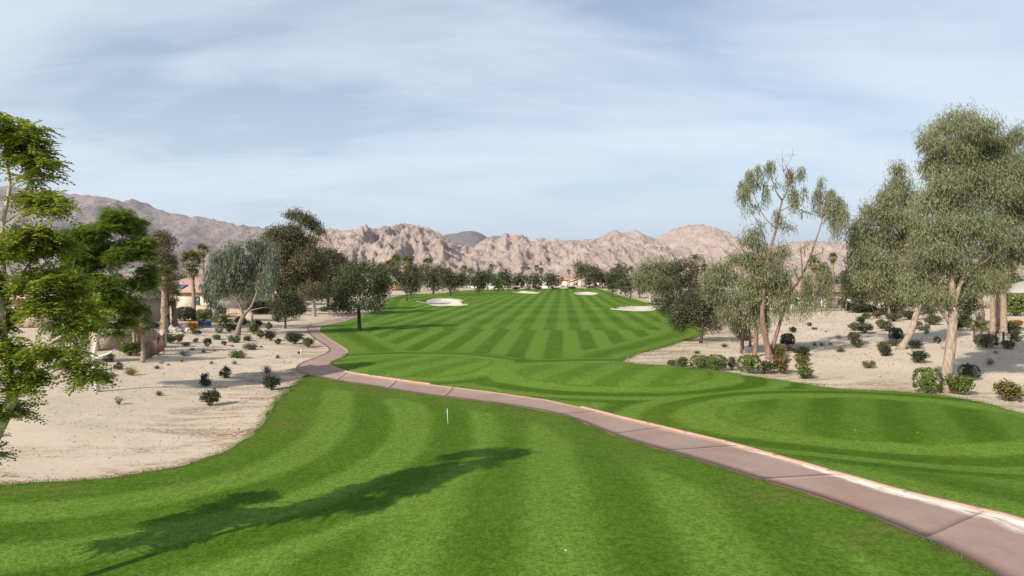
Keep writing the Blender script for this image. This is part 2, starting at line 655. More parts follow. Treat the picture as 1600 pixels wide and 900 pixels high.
def grassmat(name, zone):
    m_, q, bs, out = newmat(name)
    geo_ = q.n('ShaderNodeNewGeometry')
    p = geo_.outputs['Position']
    s_ = q.n('ShaderNodeSeparateXYZ')
    q.link(p, s_.inputs[0])
    x, y = s_.outputs[0], s_.outputs[1]
    wob = q.m('MULTIPLY', q.m('SUBTRACT', q.noise(p, 0.22, 3), 0.5), 1.1)
    wob2 = q.m('MULTIPLY', q.m('SUBTRACT', q.noise(p, 1.6, 3), 0.5), 0.28)
    w = q.m('ADD', wob, wob2)

    def stripe(coord, period, phase=0.0, soft=0.28):
        sn = q.m('SINE', q.m('ADD', q.m('MULTIPLY', coord, 2 * math.pi / period), phase))
        return q.sstep(-soft, soft, sn)
    e = q.attr('edge')
    if zone == 'A':
        a = math.atan(80 / F)
        u = q.m('SUBTRACT', q.m('MULTIPLY', x, math.cos(a)), q.m('MULTIPLY', y, math.sin(a)))
        u = q.m('ADD', u, q.m('MULTIPLY', w, 0.3))
        v = q.m('ADD', y, q.m('ADD', q.m('MULTIPLY', x, 0.12), w))
        flip = q.m('MULTIPLY', q.sstep(88.5, 89.2, v), math.pi * 0.55)
        s1 = q.m('ADD', q.m('MULTIPLY', stripe(u, 3.35, flip, 0.45), 0.66), 0.15)
        far_cross = stripe(q.m('ADD', v, q.m('MULTIPLY', x, -0.35)), 23.0, 1.0, 0.5)
        s1 = q.fmix(q.m('MULTIPLY', q.sstep(89, 92, v), 0.22), s1, far_cross)
        s2 = q.m('ADD', q.m('MULTIPLY', stripe(q.m('ADD', e, w), 4.4, 0.6, 0.8), 0.55), 0.2)
        o = q.attr('oval')
        ow = q.m('ADD', o, w)
        s3 = q.m('MULTIPLY', stripe(ow, 3.3, 0.0, 0.6), 0.85)
        s4 = q.m('ADD', q.m('MULTIPLY', stripe(q.m('ADD', q.m('MULTIPLY', x, 0.9), q.m('MULTIPLY', y, -0.43)), 3.1, 0.0, 0.7), 0.40), q.fmix(q.sstep(11.5, 13.5, x), 0.42, 0.05))
        mow = q.fmix(q.m('SUBTRACT', 1.0, q.sstep(5.0, 5.6, q.m('ADD', e, q.m('MULTIPLY', w, 0.5)))), s1, s2)
        mow = q.fmix(q.m('MULTIPLY', q.m('SUBTRACT', 1.0, q.sstep(5.2, 7.6, ow)), q.m('SUBTRACT', 1.0, q.sstep(59.0, 62.5, y))), mow, s3)
        mow = q.fmix(q.m('SUBTRACT', 1.0, q.sstep(-0.25, 0.05, ow)), mow, s4)
    else:
        u = q.m('ADD', q.m('SUBTRACT', x, q.m('MULTIPLY', y, 0.035)), q.m('MULTIPLY', w, 0.5))
        s1 = q.m('ADD', q.m('MULTIPLY', stripe(u, 3.7, 0.6, 0.9), 0.62), 0.18)
        ee = q.m('ADD', q.attr('left'), q.m('MULTIPLY', w, 0.7))
        s2 = q.m('ADD', q.m('MULTIPLY', stripe(ee, 3.75, 2.6, 0.55), 0.72), 0.14)
        mow = q.fmix(q.sstep(10.0, 11.6, ee), s2, s1)
        pm = q.m('SUBTRACT', 1.0, q.sstep(1.8, 2.6, q.m('ADD', e, q.m('MULTIPLY', w, 0.6))))
        mow = q.fmix(q.m('MULTIPLY', pm, 0.8), mow, 0.22)
    rough_n = q.noise(p, 0.5, 5, 0.65)
    mow = q.m('ADD', mow, q.m('MULTIPLY', q.m('SUBTRACT', rough_n, 0.5), 0.55), clamp=True)
    c = q.mix(mow, GRASS_D, GRASS_L)
    # uneven growth: warmer and cooler areas metres across
    hue = q.noise(q.mapping(p, scale=(1.0, 0.6, 1)), 0.16, 5, 0.6, 0.8)
    c = q.mix(q.m('MULTIPLY', q.sstep(0.45, 0.68, hue), 0.32), c, (0.128, 0.168, 0.018))
    c = q.mix(q.m('MULTIPLY', q.sstep(0.56, 0.36, hue), 0.0), c, (0.05, 0.13, 0.02))
    # drag lines left by the mower reels
    rl = q.noise(q.mapping(p, scale=(6.0, 0.35, 1)), 1.0, 3, 0.6)
    c = q.mix(q.m('MULTIPLY', q.sstep(0.55, 0.7, rl), 0.14), c, (0.03, 0.085, 0.008))
    # dry and worn patches
    dry = q.m('MULTIPLY', q.sstep(0.60, 0.80, q.noise(q.mapping(p, scale=(0.5, 1.0, 1)), 0.35, 6, 0.7, 0.6)), 0.55)
    c = q.mix(dry, c, (0.155, 0.165, 0.035))
    rim = q.m('SUBTRACT', 1.0, q.sstep(0.0, 0.55, q.m('ADD', e, q.m('MULTIPLY', w, 0.8))))
    c = q.mix(q.m('MULTIPLY', rim, 0.3), c, (0.12, 0.13, 0.04))
    wear = q.m('MULTIPLY', q.m('SUBTRACT', 1.0, q.sstep(0.3, 4.5, e)), q.sstep(0.44, 0.66, q.noise(q.mapping(p, scale=(0.35, 0.9, 1)), 0.8, 5, 0.7, 0.5)))
    c = q.mix(q.m('MULTIPLY', wear, 0.55 if zone == 'B' else 0.2), c, (0.135, 0.125, 0.035))
    # blades: fine grain
    g1 = q.noise(p, 11.0, 3, 0.85)
    g2 = q.noise(p, 3.5, 3, 0.7)
    gr = q.m('ADD', q.m('MULTIPLY', g1, 0.7), q.m('MULTIPLY', g2, 0.3))
    c = q.mix(1.0, c, q.mix(q.sstep(0.36, 0.64, gr), (0.58, 0.64, 0.50), (1.36, 1.30, 1.4)), 'MULTIPLY')
    spk = q.sstep(0.66, 0.74, q.noise(p, 7.0, 3, 0.8))
    c = q.mix(q.m('MULTIPLY', spk, 0.25), c, (0.30, 0.28, 0.10))
    q.link(c, bs.inputs['Base Color'])
    bs.inputs['Roughness'].default_value = 0.9
    bs.inputs['Specular IOR Level'].default_value = 0.04
    q.link(q.bump(gr, 0.8, 0.08), bs.inputs['Normal'])
    return m_


M = {}
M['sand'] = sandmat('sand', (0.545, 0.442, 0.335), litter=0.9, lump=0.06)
M['bunker'] = sandmat('bunker_sand', (0.58, 0.50, 0.42), lump=0.03)
M['grassA'] = grassmat('fairway_turf', 'A')
M['grassB'] = grassmat('lawn_turf', 'B')

# ------------------------------------------------------------------ the ground sheet
nxg, nyg = len(GX), len(GY)
idx = np.arange(nxg * nyg).reshape(nxg, nyg)
quad = np.stack([idx[:-1, :-1], idx[1:, :-1], idx[1:, 1:], idx[:-1, 1:]], -1).reshape(-1, 4)
polyA = outline_A(gp2)
polyB = outline_B(gp2)
leftB = catmull([gp2(*p) for p in EDGE_B_LEFT], 0.5)
SA = np.full(GXX.shape, -400.0)
SB = np.full(GXX.shape, -400.0)
SA[near] = sdf(nx, ny, polyA)
SB[near] = sdf(nx, ny, polyB)
edge_sand = np.clip(-np.maximum(SA, SB), 0, 400)
gv = np.stack([GXX, GYY, Z], -1).reshape(-1, 3)
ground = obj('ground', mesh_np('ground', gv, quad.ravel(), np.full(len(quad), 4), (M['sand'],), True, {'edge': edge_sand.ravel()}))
tag(ground, kind='structure')


def sheet(name, field, zoff, mat_, attrs, region):
    """the part of the ground where field is positive, cut cleanly along its edge"""
    i0, i1, j0, j1 = region
    fl = field[i0:i1, j0:j1]
    X_, Y_, Z_ = GXX[i0:i1, j0:j1], GYY[i0:i1, j0:j1], Z[i0:i1, j0:j1]
    at = {k: v[i0:i1, j0:j1].ravel() for k, v in attrs.items()}
    a, b = fl.shape
    id_ = np.arange(a * b).reshape(a, b)
    q4 = np.stack([id_[:-1, :-1], id_[1:, :-1], id_[1:, 1:], id_[:-1, 1:]], -1).reshape(-1, 4)
    ff = fl.ravel()
    pos = ff[q4] > 0
    full = pos.all(1)
    part = pos.any(1) & ~full
    V = np.stack([X_.ravel(), Y_.ravel(), Z_.ravel() + zoff], -1)
    extra, cache, faces = [], {}, []
    exat = {k: [] for k in at}
    base = len(V)
    for q in q4[part]:
        poly = []
        for n_ in range(4):
            u, v = int(q[n_]), int(q[(n_ + 1) % 4])
            if ff[u] > 0:
                poly.append(u)
            if (ff[u] > 0) != (ff[v] > 0):
                key = (min(u, v), max(u, v))
                if key not in cache:
                    t = ff[key[0]] / (ff[key[0]] - ff[key[1]])
                    p = V[key[0]] * (1 - t) + V[key[1]] * t
                    cache[key] = base + len(extra)
                    extra.append((p[0], p[1], p[2] - zoff * 0.8))
                    for k in at:
                        exat[k].append(at[k][key[0]] * (1 - t) + at[k][key[1]] * t)
                poly.append(cache[key])
        if len(poly) > 2:
            faces.append(poly)
    V = np.vstack([V, np.array(extra)]) if extra else V
    at = {k: np.concatenate([at[k], np.array(exat[k])]) for k in at}
    flat = np.concatenate([q4[full].ravel(), np.array([i for f in faces for i in f], dtype=int)])
    tot = np.concatenate([np.full(full.sum(), 4), np.array([len(f) for f in faces], dtype=int)])
    used = np.unique(flat)
    remap = np.full(len(V), -1)
    remap[used] = np.arange(len(used))
    me = mesh_np(name, V[used], remap[flat], tot, (mat_,), True, {k: v[used] for k, v in at.items()})
    return obj(name, me)


def region(x0, x1, y0, y1):
    return (max(0, np.searchsorted(GX, x0) - 2), np.searchsorted(GX, x1) + 2, max(0, np.searchsorted(GY, y0) - 2), np.searchsorted(GY, y1) + 2)


ragged = np.zeros_like(GXX)
ragged[near] = 0.30 * fbm(nx * 0.9, ny * 0.9, 4, 0.7) + 0.05
BK = {}
fieldA = SA + ragged
oval = np.full(GXX.shape, 50.0)
for (c, ra, rb, hh) in TEES:
    cx_, cy_ = gp2(*c)
    q = np.sqrt(((GXX - cx_) / ra) ** 2 + ((GYY - cy_) / rb) ** 2)
    oval = np.minimum(oval, (q - 1) * min(ra, rb) * (0.55 + 0.45 * np.clip(q, 0, 2)))
for k, pts in BUNKERS.items():
    P = catmull([gp2(*p) for p in pts], 1.5, True)
    b = np.full(GXX.shape, -400.0)
    b[near] = sdf(nx, ny, P)
    BK[k] = (b, P)
    fieldA = np.minimum(fieldA, -b + 0.02)
fairway = sheet('fairway', fieldA, 0.035, M['grassA'], {'edge': SA, 'oval': oval}, region(-60, 75, 8, 418))
tag(fairway, kind='structure')
dl = np.full(GXX.shape, 300.0)
dl[near] = dist_line(nx, ny, leftB)
lawn = sheet('tee_lawn', SB + ragged, 0.035, M['grassB'], {'edge': SB, 'left': dl}, region(-62, 62, -62, 60))
tag(lawn, kind='structure')
for k, (b, P) in BK.items():
    lo, hi = P.min(0), P.max(0)
    o = sheet('bunker', b, 0.02, M['bunker'], {'edge': b}, region(lo[0], hi[0], lo[1], hi[1]))
    tag(o, {'left': 'pale two-lobed sand bunker on the left side of the fairway', 'back': 'long white sand bunker in front of the white arched pavilion',
            'centre': 'pale sand bunker below the gabled beige house', 'right': 'large wedge-shaped sand bunker on the right side of the fairway'}[k], kind='structure')

# ------------------------------------------------------------------ the cart path: slabs, joints, kerb
m_, q, bs, out = newmat('path_concrete')
al, ac = q.attr('along'), q.attr('across')
p = q.n('ShaderNodeNewGeometry').outputs['Position']
nb = q.noise(p, 0.45, 5, 0.65, 0.4)
nf = q.noise(p, 9.0, 5, 0.7)
cmb = q.n('ShaderNodeCombineXYZ')
q.link(q.m('MULTIPLY', al, 0.12), cmb.inputs[0])
q.link(q.m('MULTIPLY', ac, 1.6), cmb.inputs[1])
streak = q.noise(cmb.outputs[0], 2.0, 5, 0.6, 0.3)
c = q.mix(q.sstep(0.35, 0.65, nb), (0.295, 0.188, 0.145), (0.332, 0.232, 0.188))
c = q.mix(q.m('MULTIPLY', q.sstep(0.45, 0.7, streak), 0.4), c, (0.33, 0.20, 0.135))
# rusty edges
ed = q.m('MULTIPLY', q.m('SUBTRACT', 1.0, q.sstep(0.02, 0.22, q.m('MINIMUM', ac, q.m('SUBTRACT', 1.0, ac)))), q.sstep(0.3, 0.65, q.noise(p, 1.1, 4)))
c = q.mix(q.m('MULTIPLY', ed, 0.75), c, (0.40, 0.20, 0.115))
c = q.mix(q.m('MULTIPLY', q.sstep(0.55, 0.75, q.noise(p, 2.4, 6, 0.75)), 0.35), c, (0.19, 0.145, 0.125))
# white silt washed along the far kerb, wider nearer the dip
wid = q.lin(0, 20, 0.26, -0.08, al)
silt = q.m('SUBTRACT', 1.0, q.sstep(-0.05, 0.07, q.m('SUBTRACT', q.m('ADD', ac, q.m('MULTIPLY', q.m('SUBTRACT', nb, 0.5), 0.5)), wid)))
silt = q.m('MULTIPLY', silt, q.sstep(0.36, 0.55, q.noise(cmb.outputs[0], 4.0, 5, 0.7)))
c = q.mix(q.m('MULTIPLY', silt, 0.9), c, (0.66, 0.60, 0.52))
c = q.mix(1.0, c, q.mix(nf, (0.82, 0.82, 0.82), (1.18, 1.18, 1.18)), 'MULTIPLY')
q.link(c, bs.inputs['Base Color'])
bs.inputs['Roughness'].default_value = 0.85
q.link(q.bump(nf, 0.5, 0.01), bs.inputs['Normal'])
M['path'] = m_
M['kerb'] = plain('kerb_concrete', (0.43, 0.275, 0.195), 0.9, 0.3, 2.5, bump=0.01)
M['joint'] = plain('path_bed', (0.24, 0.17, 0.13), 0.95)


def resample(P, n):
    P = np.array(P)
    d = np.concatenate([[0], np.cumsum(np.linalg.norm(np.diff(P, axis=0), axis=1))])
    t = np.linspace(0, d[-1], n)
    return np.stack([np.interp(t, d, P[:, k]) for k in range(2)], -1)


farE = catmull([gp2(*p) for p in PATH_FAR], 0.4)
nearE = catmull([gp2(*p) for p in PATH_NEAR], 0.4)
# pair the two edges by the nearest points along their length, in stretches
NP = 360
ctrl_f = [0, 6, 10, 14, 16, 18, 22, 27]
ctrl_n = [0, 6.7, 10.35, 14.5, 16.5, 19.5, 23, 28]


def param(pts):
    """catmull polyline split at control points"""
    return [np.array(gp2(*p_)) for p_ in pts]


def edge_at(pts, s):
    i = np.clip(np.floor(s).astype(int), 0, len(pts) - 2)
    return i, s - i


def smooth_edge(pts, svals):
    P = np.array(param(pts))
    out_ = []
    for s in svals:
        i = int(min(max(math.floor(s), 0), len(P) - 2))
        t = s - i
        p1, p2 = P[i], P[i + 1]
        p0, p3 = P[max(i - 1, 0)], P[min(i + 2, len(P) - 1)]
        L = np.linalg.norm(p2 - p1)
        m1, m2 = (p2 - p0) * 0.5, (p3 - p1) * 0.5
        for mm in (m1, m2):
            l = np.linalg.norm(mm)
            if l > L:
                mm *= L / l
        out_.append((2 * t ** 3 - 3 * t ** 2 + 1) * p1 + (t ** 3 - 2 * t ** 2 + t) * m1 + (-2 * t ** 3 + 3 * t ** 2) * p2 + (t ** 3 - t ** 2) * m2)
    return np.array(out_)


tt = np.linspace(0, 7, NP)
sf = np.interp(tt, range(8), ctrl_f)
sn_ = np.interp(tt, range(8), ctrl_n)
PF, PN = smooth_edge(PATH_FAR, sf), smooth_edge(PATH_NEAR, sn_)
mid = (PF + PN) / 2
alongd = np.concatenate([[0], np.cumsum(np.linalg.norm(np.diff(mid, axis=0), axis=1))])
# re-space by true length
L_ = alongd[-1]
ta = np.arange(0, L_, 0.25)
PF = np.stack([np.interp(ta, alongd, PF[:, k]) for k in range(2)], -1)
PN = np.stack([np.interp(ta, alongd, PN[:, k]) for k in range(2)], -1)
NC = 7


def path_piece(a0, a1, zoff, inset=0.0):
    sel = [k for k in range(len(ta)) if a0 - 1e-6 <= ta[k] <= a1 + 1e-6]
    vs, al_, ac_ = [], [], []
    for k in sel:
        for j in range(NC):
            f_ = inset + (1 - 2 * inset) * j / (NC - 1)
            xy = PF[k] * (1 - f_) + PN[k] * f_
            vs.append((xy[0], xy[1], hz(*xy) + zoff))
            al_.append(ta[k])
            ac_.append(f_)
    fs = []
    n = len(sel)
    for i in range(n - 1):
        for j in range(NC - 1):
            fs.append((i * NC + j, i * NC + j + 1, (i + 1) * NC + j + 1, (i + 1) * NC + j))
    # the slab's thickness
    b = len(vs)
    rim_ = [i * NC for i in range(n)] + [(n - 1) * NC + j for j in range(1, NC)] + [i * NC + NC - 1 for i in range(n - 2, -1, -1)] + [j for j in range(NC - 2, 0, -1)]
    for r in rim_:
        vs.append((vs[r][0], vs[r][1], vs[r][2] - 0.07))
        al_.append(al_[r])
        ac_.append(ac_[r])
    for i in range(len(rim_)):
        j = (i + 1) % len(rim_)
        fs.append((rim_[j], rim_[i], b + i, b + j))
    return vs, fs, al_, ac_


vs, fs, a_, c_ = path_piece(0, L_, 0.02, 0.0)
path = obj('cart_path', mesh_np('cart_path', vs, [i for f in fs for i in f], [len(f) for f in fs], (M['joint'],)))
tag(path, kind='structure')
a0 = 0.0
k = 0
while a0 < L_ - 1.0:
    ln = 4.75 if a0 < 60 else 7.0
    a1 = min(a0 + ln, ta[-1])
    vs, fs, a_, c_ = path_piece(a0, a1, 0.045)
    # pull the ends in for an open joint, and lay each slab a little differently
    vs = np.array(vs)
    t_ = (np.array(a_) - (a0 + a1) / 2)
    cen = np.array([np.interp((a0 + a1) / 2, ta, (PF[:, q_] + PN[:, q_]) / 2) for q_ in range(2)])
    vs[:, :2] = cen + (vs[:, :2] - cen) * (1 - 0.006 / ln * 2)
    vs[:, 2] += RNG.normal(0, 0.003) + t_ * RNG.normal(0, 0.001)
    obj('slab', mesh_np('slab', vs, [i for f in fs for i in f], [len(f) for f in fs], (M['path'],), False, {'along': a_, 'across': c_}), path)
    a0 = a1
    k += 1
# raised kerb along the far edge
a0 = 0.0
while a0 < 62:
    a1 = min(a0 + 2.5, 62)
    if 24.0 < a0 < 33.0:
        a0 = a1
        continue
    sel = [k for k in range(len(ta)) if a0 + 0.0 <= ta[k] <= a1 + 1e-6]
    vs, fs = [], []
    for k in sel:
        n_ = PF[k] - PN[k]
        n_ /= np.linalg.norm(n_)
        wk = 0.19 if a0 < 33 else 0.15
        hk = 0.06
        for (o_, h_) in ((-0.02, -0.05), (0.0, hk - 0.01), (0.03, hk), (wk - 0.03, hk), (wk, -0.05)):
            xy = PF[k] + n_ * o_
            vs.append((xy[0], xy[1], hz(*xy) + h_ + 0.045))
    for i in range(len(sel) - 1):
        for j in range(4):
            fs.append((i * 5 + j, (i + 1) * 5 + j, (i + 1) * 5 + j + 1, i * 5 + j + 1))
    e_ = (len(sel) - 1) * 5
    fs += [(0, 1, 2, 3, 4), (e_ + 4, e_ + 3, e_ + 2, e_ + 1, e_)]
    vs = np.array(vs)
    cen = vs.mean(0)
    vs[:, :2] = cen[:2] + (vs[:, :2] - cen[:2]) * 0.9965
    obj('kerb', mesh_np('kerb', vs, [i for f in fs for i in f], [len(f) for f in fs], (M['kerb'],)), path)
    a0 = a1


# ------------------------------------------------------------------ mountains
def rockmat(name, a, b, dark, scale, bump, dist):
    m_, q, bs, out = newmat(name)
    p = q.n('ShaderNodeNewGeometry').outputs['Position']
    n1_ = q.noise(p, scale * 0.12, 5, 0.6)
    n2_ = q.noise(p, scale, 6, 0.72)
    n3_ = q.noise(p, scale * 3.5, 4, 0.75)
    c = q.mix(q.sstep(0.35, 0.65, n1_), a, b)
    c = q.mix(q.m('MULTIPLY', q.sstep(0.50, 0.68, n2_), 0.6), c, dark)
    c = q.mix(q.m('MULTIPLY', q.sstep(0.56, 0.7, n3_), 0.4), c, tuple(x * 1.35 for x in a))
    q.link(c, bs.inputs['Base Color'])
    bs.inputs['Roughness'].default_value = 0.95
    bs.inputs['Specular IOR Level'].default_value = 0.05
    h = q.m('ADD', q.m('MULTIPLY', n2_, 0.7), q.m('MULTIPLY', n3_, 0.3))
    q.link(q.bump(h, bump, dist), bs.inputs['Normal'])
    return m_


def mountain(name, sil, Y, base_y, depth, mat_, rough, gully, step, seed, nd=110, back=0.7, spur=0.35, tilt=0.0):
    """a range whose crest runs along the silhouette, with spurs and gullies down to the plain"""
    sx = np.array([(s[0] - 800) / F * Y for s in sil])
    sz = np.array([WP(s[0], s[1], Y)[2] for s in sil])
    X1 = np.arange(sx.min(), sx.max(), step)
    crest = np.interp(X1, sx, sz)
    n = len(X1)
    vv = np.linspace(-1, back, nd)
    XX, VV = np.meshgrid(X1, vv, indexing='ij')
    H = np.repeat(crest[:, None], nd, 1)
    # meandering crest line, and spurs that run out toward the plain
    wig = depth * 0.10 * fbm(XX[:, :1] / (depth * 0.5) + seed, XX[:, :1] * 0 + seed, 3)
    YY = Y + wig + VV * depth
    u = np.abs(VV) / np.where(VV < 0, 1.0, back)
    prof = np.clip(1 - u, 0, 1) ** (1.0 + 0.35 * (VV < 0))
    sp_n = ridged(XX / (depth * spur) + seed + VV * tilt, YY / (depth * spur * 3.0) + seed, 5, 0.56)
    fine = ridged(XX / (depth * spur * 0.28) + seed * 2 + VV * tilt, YY / (depth * spur * 0.55), 6, 0.64) ** 1.25 * 1.12
    mid_w = np.sin(np.clip(u, 0, 1) * math.pi) ** 0.8
    zz_ = H * prof
    zz_ += H * gully * (sp_n - 0.62) * mid_w * 1.6
    zz_ += H.mean() * rough * (fine - 0.6) * np.clip(mid_w + 0.07 * prof, 0, 1)
    zz_ = np.where(u >= 0.999, -5, zz_)
    zz_ += rough * H.mean() * 0.35 * fbm(XX / (depth * 0.02), YY / (depth * 0.02), 3) * np.clip(prof * 3, 0, 1)
    V = np.stack([XX, YY, zz_], -1).reshape(-1, 3)
    id_ = np.arange(n * nd).reshape(n, nd)
    q4 = np.stack([id_[:-1, :-1], id_[1:, :-1], id_[1:, 1:], id_[:-1, 1:]], -1).reshape(-1, 4)
    o = obj(name, mesh_np(name, V, q4.ravel(), np.full(len(q4), 4), (mat_,), False))
    return tag(o, kind='structure')


M['rock'] = rockmat('desert_rock', (0.52, 0.405, 0.345), (0.435, 0.332, 0.283), (0.175, 0.125, 0.105), 0.05, 0.8, 26)
M['rock2'] = rockmat('smooth_desert_slope', (0.36, 0.29, 0.26), (0.30, 0.24, 0.22), (0.19, 0.155, 0.145), 0.012, 1.0, 36)
M['rock3'] = rockmat('far_rock', (0.22, 0.175, 0.155), (0.18, 0.145, 0.13), (0.12, 0.10, 0.09), 0.004, 0.8, 60)
CENTRE = [(395, 408), (440, 376), (470, 366), (495, 359), (512, 358), (525, 361), (545, 363), (560, 361), (575, 364), (590, 361), (602, 356), (610, 356), (620, 354),
          (632, 351), (641, 354), (650, 353), (660, 357), (672, 358), (682, 364), (690, 369), (705, 377), (720, 387), (735, 391), (748, 381), (757, 376), (768, 373), (775, 373),
          (790, 365), (797, 369), (806, 368), (815, 367), (822, 372), (830, 375), (840, 374), (850, 378), (862, 377), (868, 375), (876, 379), (885, 375), (900, 377), (915, 375), (930, 377), (940, 374), (955, 373),
          (975, 372), (990, 372), (1010, 380), (1040, 392), (1080, 404), (1120, 418), (1150, 427)]
mountain('mountain_range', CENTRE, 2600, 430, 950, M['rock'], 0.34, 0.60, 3.9, 3.7, 170, spur=0.26, tilt=0.35)
DOME = [(860, 400), (900, 386), (930, 374), (945, 367), (958, 360), (966, 365), (975, 365), (990, 360), (1000, 366), (1012, 372), (1022, 374), (1032, 368), (1045, 360), (1060, 355), (1072, 353), (1085, 352), (1098, 355), (1112, 360), (1125, 366), (1140, 374), (1155, 381), (1180, 386),
        (1210, 385), (1240, 378), (1270, 376), (1300, 379), (1330, 386), (1380, 390), (1430, 398), (1500, 408), (1560, 414), (1620, 420), (1700, 426)]
mountain('mountain_dome', DOME, 3900, 430, 1250, M['rock'], 0.20, 0.46, 7, 8.1, 120, spur=0.28, tilt=0.2)
LEFT = [(-600, 200), (-400, 226), (-200, 262), (0, 289), (60, 296), (100, 300), (130, 303), (165, 309), (195, 316), (207, 318), (215, 314), (222, 314), (230, 318), (240, 325), (262, 330), (280, 333), (305, 339), (330, 342), (360, 349), (385, 354), (420, 358), (450, 366), (490, 376), (540, 388), (620, 402), (700, 416), (760, 426)]
mountain('mountain_slope', LEFT, 5600, 430, 2600, M['rock2'], 0.10, 0.36, 20, 1.3, 110, spur=0.26, tilt=0.5)
FAR = [(600, 412), (640, 395), (670, 377), (690, 369), (700, 366), (712, 364), (725, 361), (734, 359), (742, 360), (752, 364), (762, 371), (775, 379), (800, 392), (830, 402), (900, 422)]
mountain('far_mountain', FAR, 11000, 430, 3600, M['rock3'], 0.08, 0.30, 26, 5.9, 80)
BLUE = [(640, 400), (700, 382), (740, 376), (760, 371), (772, 367), (785, 367), (800, 371), (820, 374), (838, 378), (850, 376), (862, 381), (900, 390), (1000, 402), (1100, 415), (1200, 424)]
mountain('distant_mountain', BLUE, 26000, 430, 7000, M['rock3'], 0.05, 0.22, 80, 2.2, 60)


# ------------------------------------------------------------------ foliage
class Leaves:
    def __init__(self):
        self.q = []
        self.t = []
        self.o = []

    def add(self, c, axis, side, L, Wd, tint, odd=None, bend=0.0):
        """rhombic leaf faces: centre, long axis, side axis, length, width"""
        n = len(c)
        L = np.broadcast_to(np.asarray(L, float), (n,))[:, None]
        Wd = np.broadcast_to(np.asarray(Wd, float), (n,))[:, None]
        a = c - axis * L * 0.5
        b = c + side * Wd * 0.5 - axis * L * 0.08
        d = c + axis * L * 0.5
        e = c - side * Wd * 0.5 - axis * L * 0.08
        if bend:
            d = d.copy()
            d[:, 2] -= (L[:, 0] * bend)
        self.q.append(np.stack([a, b, d, e], 1))
        self.t.append(np.broadcast_to(tint, (n,)))
        self.o.append(RNG.random(n) if odd is None else np.broadcast_to(odd, (n,)))

    def mesh(self, name, mat_, origin=(0, 0, 0)):
        q = np.concatenate(self.q) - np.asarray(origin)
        n = len(q)
        t = np.repeat(np.concatenate(self.t), 4)
        o = np.repeat(np.concatenate(self.o), 4)
        return mesh_np(name, q.reshape(-1, 3), np.arange(n * 4), np.full(n, 4), (mat_,), False, {'tint': np.clip(t, 0, 1), 'odd': o})


def unit(v):
    return v / (np.linalg.norm(v, axis=-1, keepdims=True) + 1e-9)


def rand_dir(n):
    return unit(RNG.normal(size=(n, 3)))


def in_blob(n, c, r, shell=2.4):
    d = rand_dir(n)
    k = RNG.random(n) ** (1.0 / shell)
    return np.asarray(c) + d * k[:, None] * np.asarray(r), d


def leaf_clumps(lv, c, r, n_twig, per, L, Wd, spread, up=0.35, base_t=0.5, var=0.3, flat=1.0, hang=False):
    """twigs inside an ellipsoid, each with a handful of leaves"""
    tw, out_ = in_blob(n_twig, c, r)
    tt_ = base_t + RNG.normal(0, var * 0.5, n_twig)
    cc = np.repeat(tw, per, 0) + RNG.normal(0, 1, (n_twig * per, 3)) * spread * np.array((1, 1, flat))
    od = np.repeat(out_, per, 0)
    nrm = unit(od * 0.6 + rand_dir(len(cc)) * 0.9 + np.array((0, 0, up)))
    ax = unit(np.cross(nrm, rand_dir(len(cc))))
    if hang:
        ax = unit(rand_dir(len(cc)) * 0.55 + od * np.array((0.35, 0.35, 0.1)) + np.array((0, 0, -0.8)))
        nrm = unit(np.cross(ax, rand_dir(len(cc))))
    sd = np.cross(nrm, ax)
    t = np.repeat(tt_, per) + RNG.normal(0, var * 0.6, len(cc))
    lv.add(cc, ax, sd, L * RNG.uniform(0.7, 1.3, len(cc)), Wd * RNG.uniform(0.7, 1.3, len(cc)), t)


def leaf_strands(lv, c, r, n, length, L, Wd, step, sway=0.12, base_t=0.5, var=0.3, low=0.25):
    """hanging strands with narrow leaves along them"""
    tops, od = in_blob(n, c, r, 2.0)
    ln = length * RNG.uniform(low, 1.0, n) ** 1.2
    k = np.maximum(2, (ln / step).astype(int))
    ids = np.repeat(np.arange(n), k)
    pos = np.concatenate([np.arange(q) for q in k]) * step
    drift = np.concatenate([RNG.normal(0, sway, (n, 2)) + od[:, :2] * 0.18, np.zeros((n, 1))], 1)
    fr = pos / ln[ids]
    p = tops[ids].copy()
    # first arch outward, then hang
    p[:, :2] += drift[ids][:, :2] * np.sqrt(pos)[:, None] + RNG.normal(0, 0.035 + 0.02 * length, (len(ids), 2))
    p[:, 2] -= pos
    ax = unit(np.stack([RNG.normal(0, 0.45, len(ids)), RNG.normal(0, 0.45, len(ids)), -np.ones(len(ids))], -1))
    sd = unit(np.cross(ax, rand_dir(len(ids))))
    tb = base_t + RNG.normal(0, var * 0.6, n)
    t = tb[ids] + RNG.normal(0, var * 0.5, len(ids))
    lv.add(p, ax, sd, L * RNG.uniform(0.7, 1.3, len(ids)), Wd * RNG.uniform(0.7, 1.25, len(ids)), t)


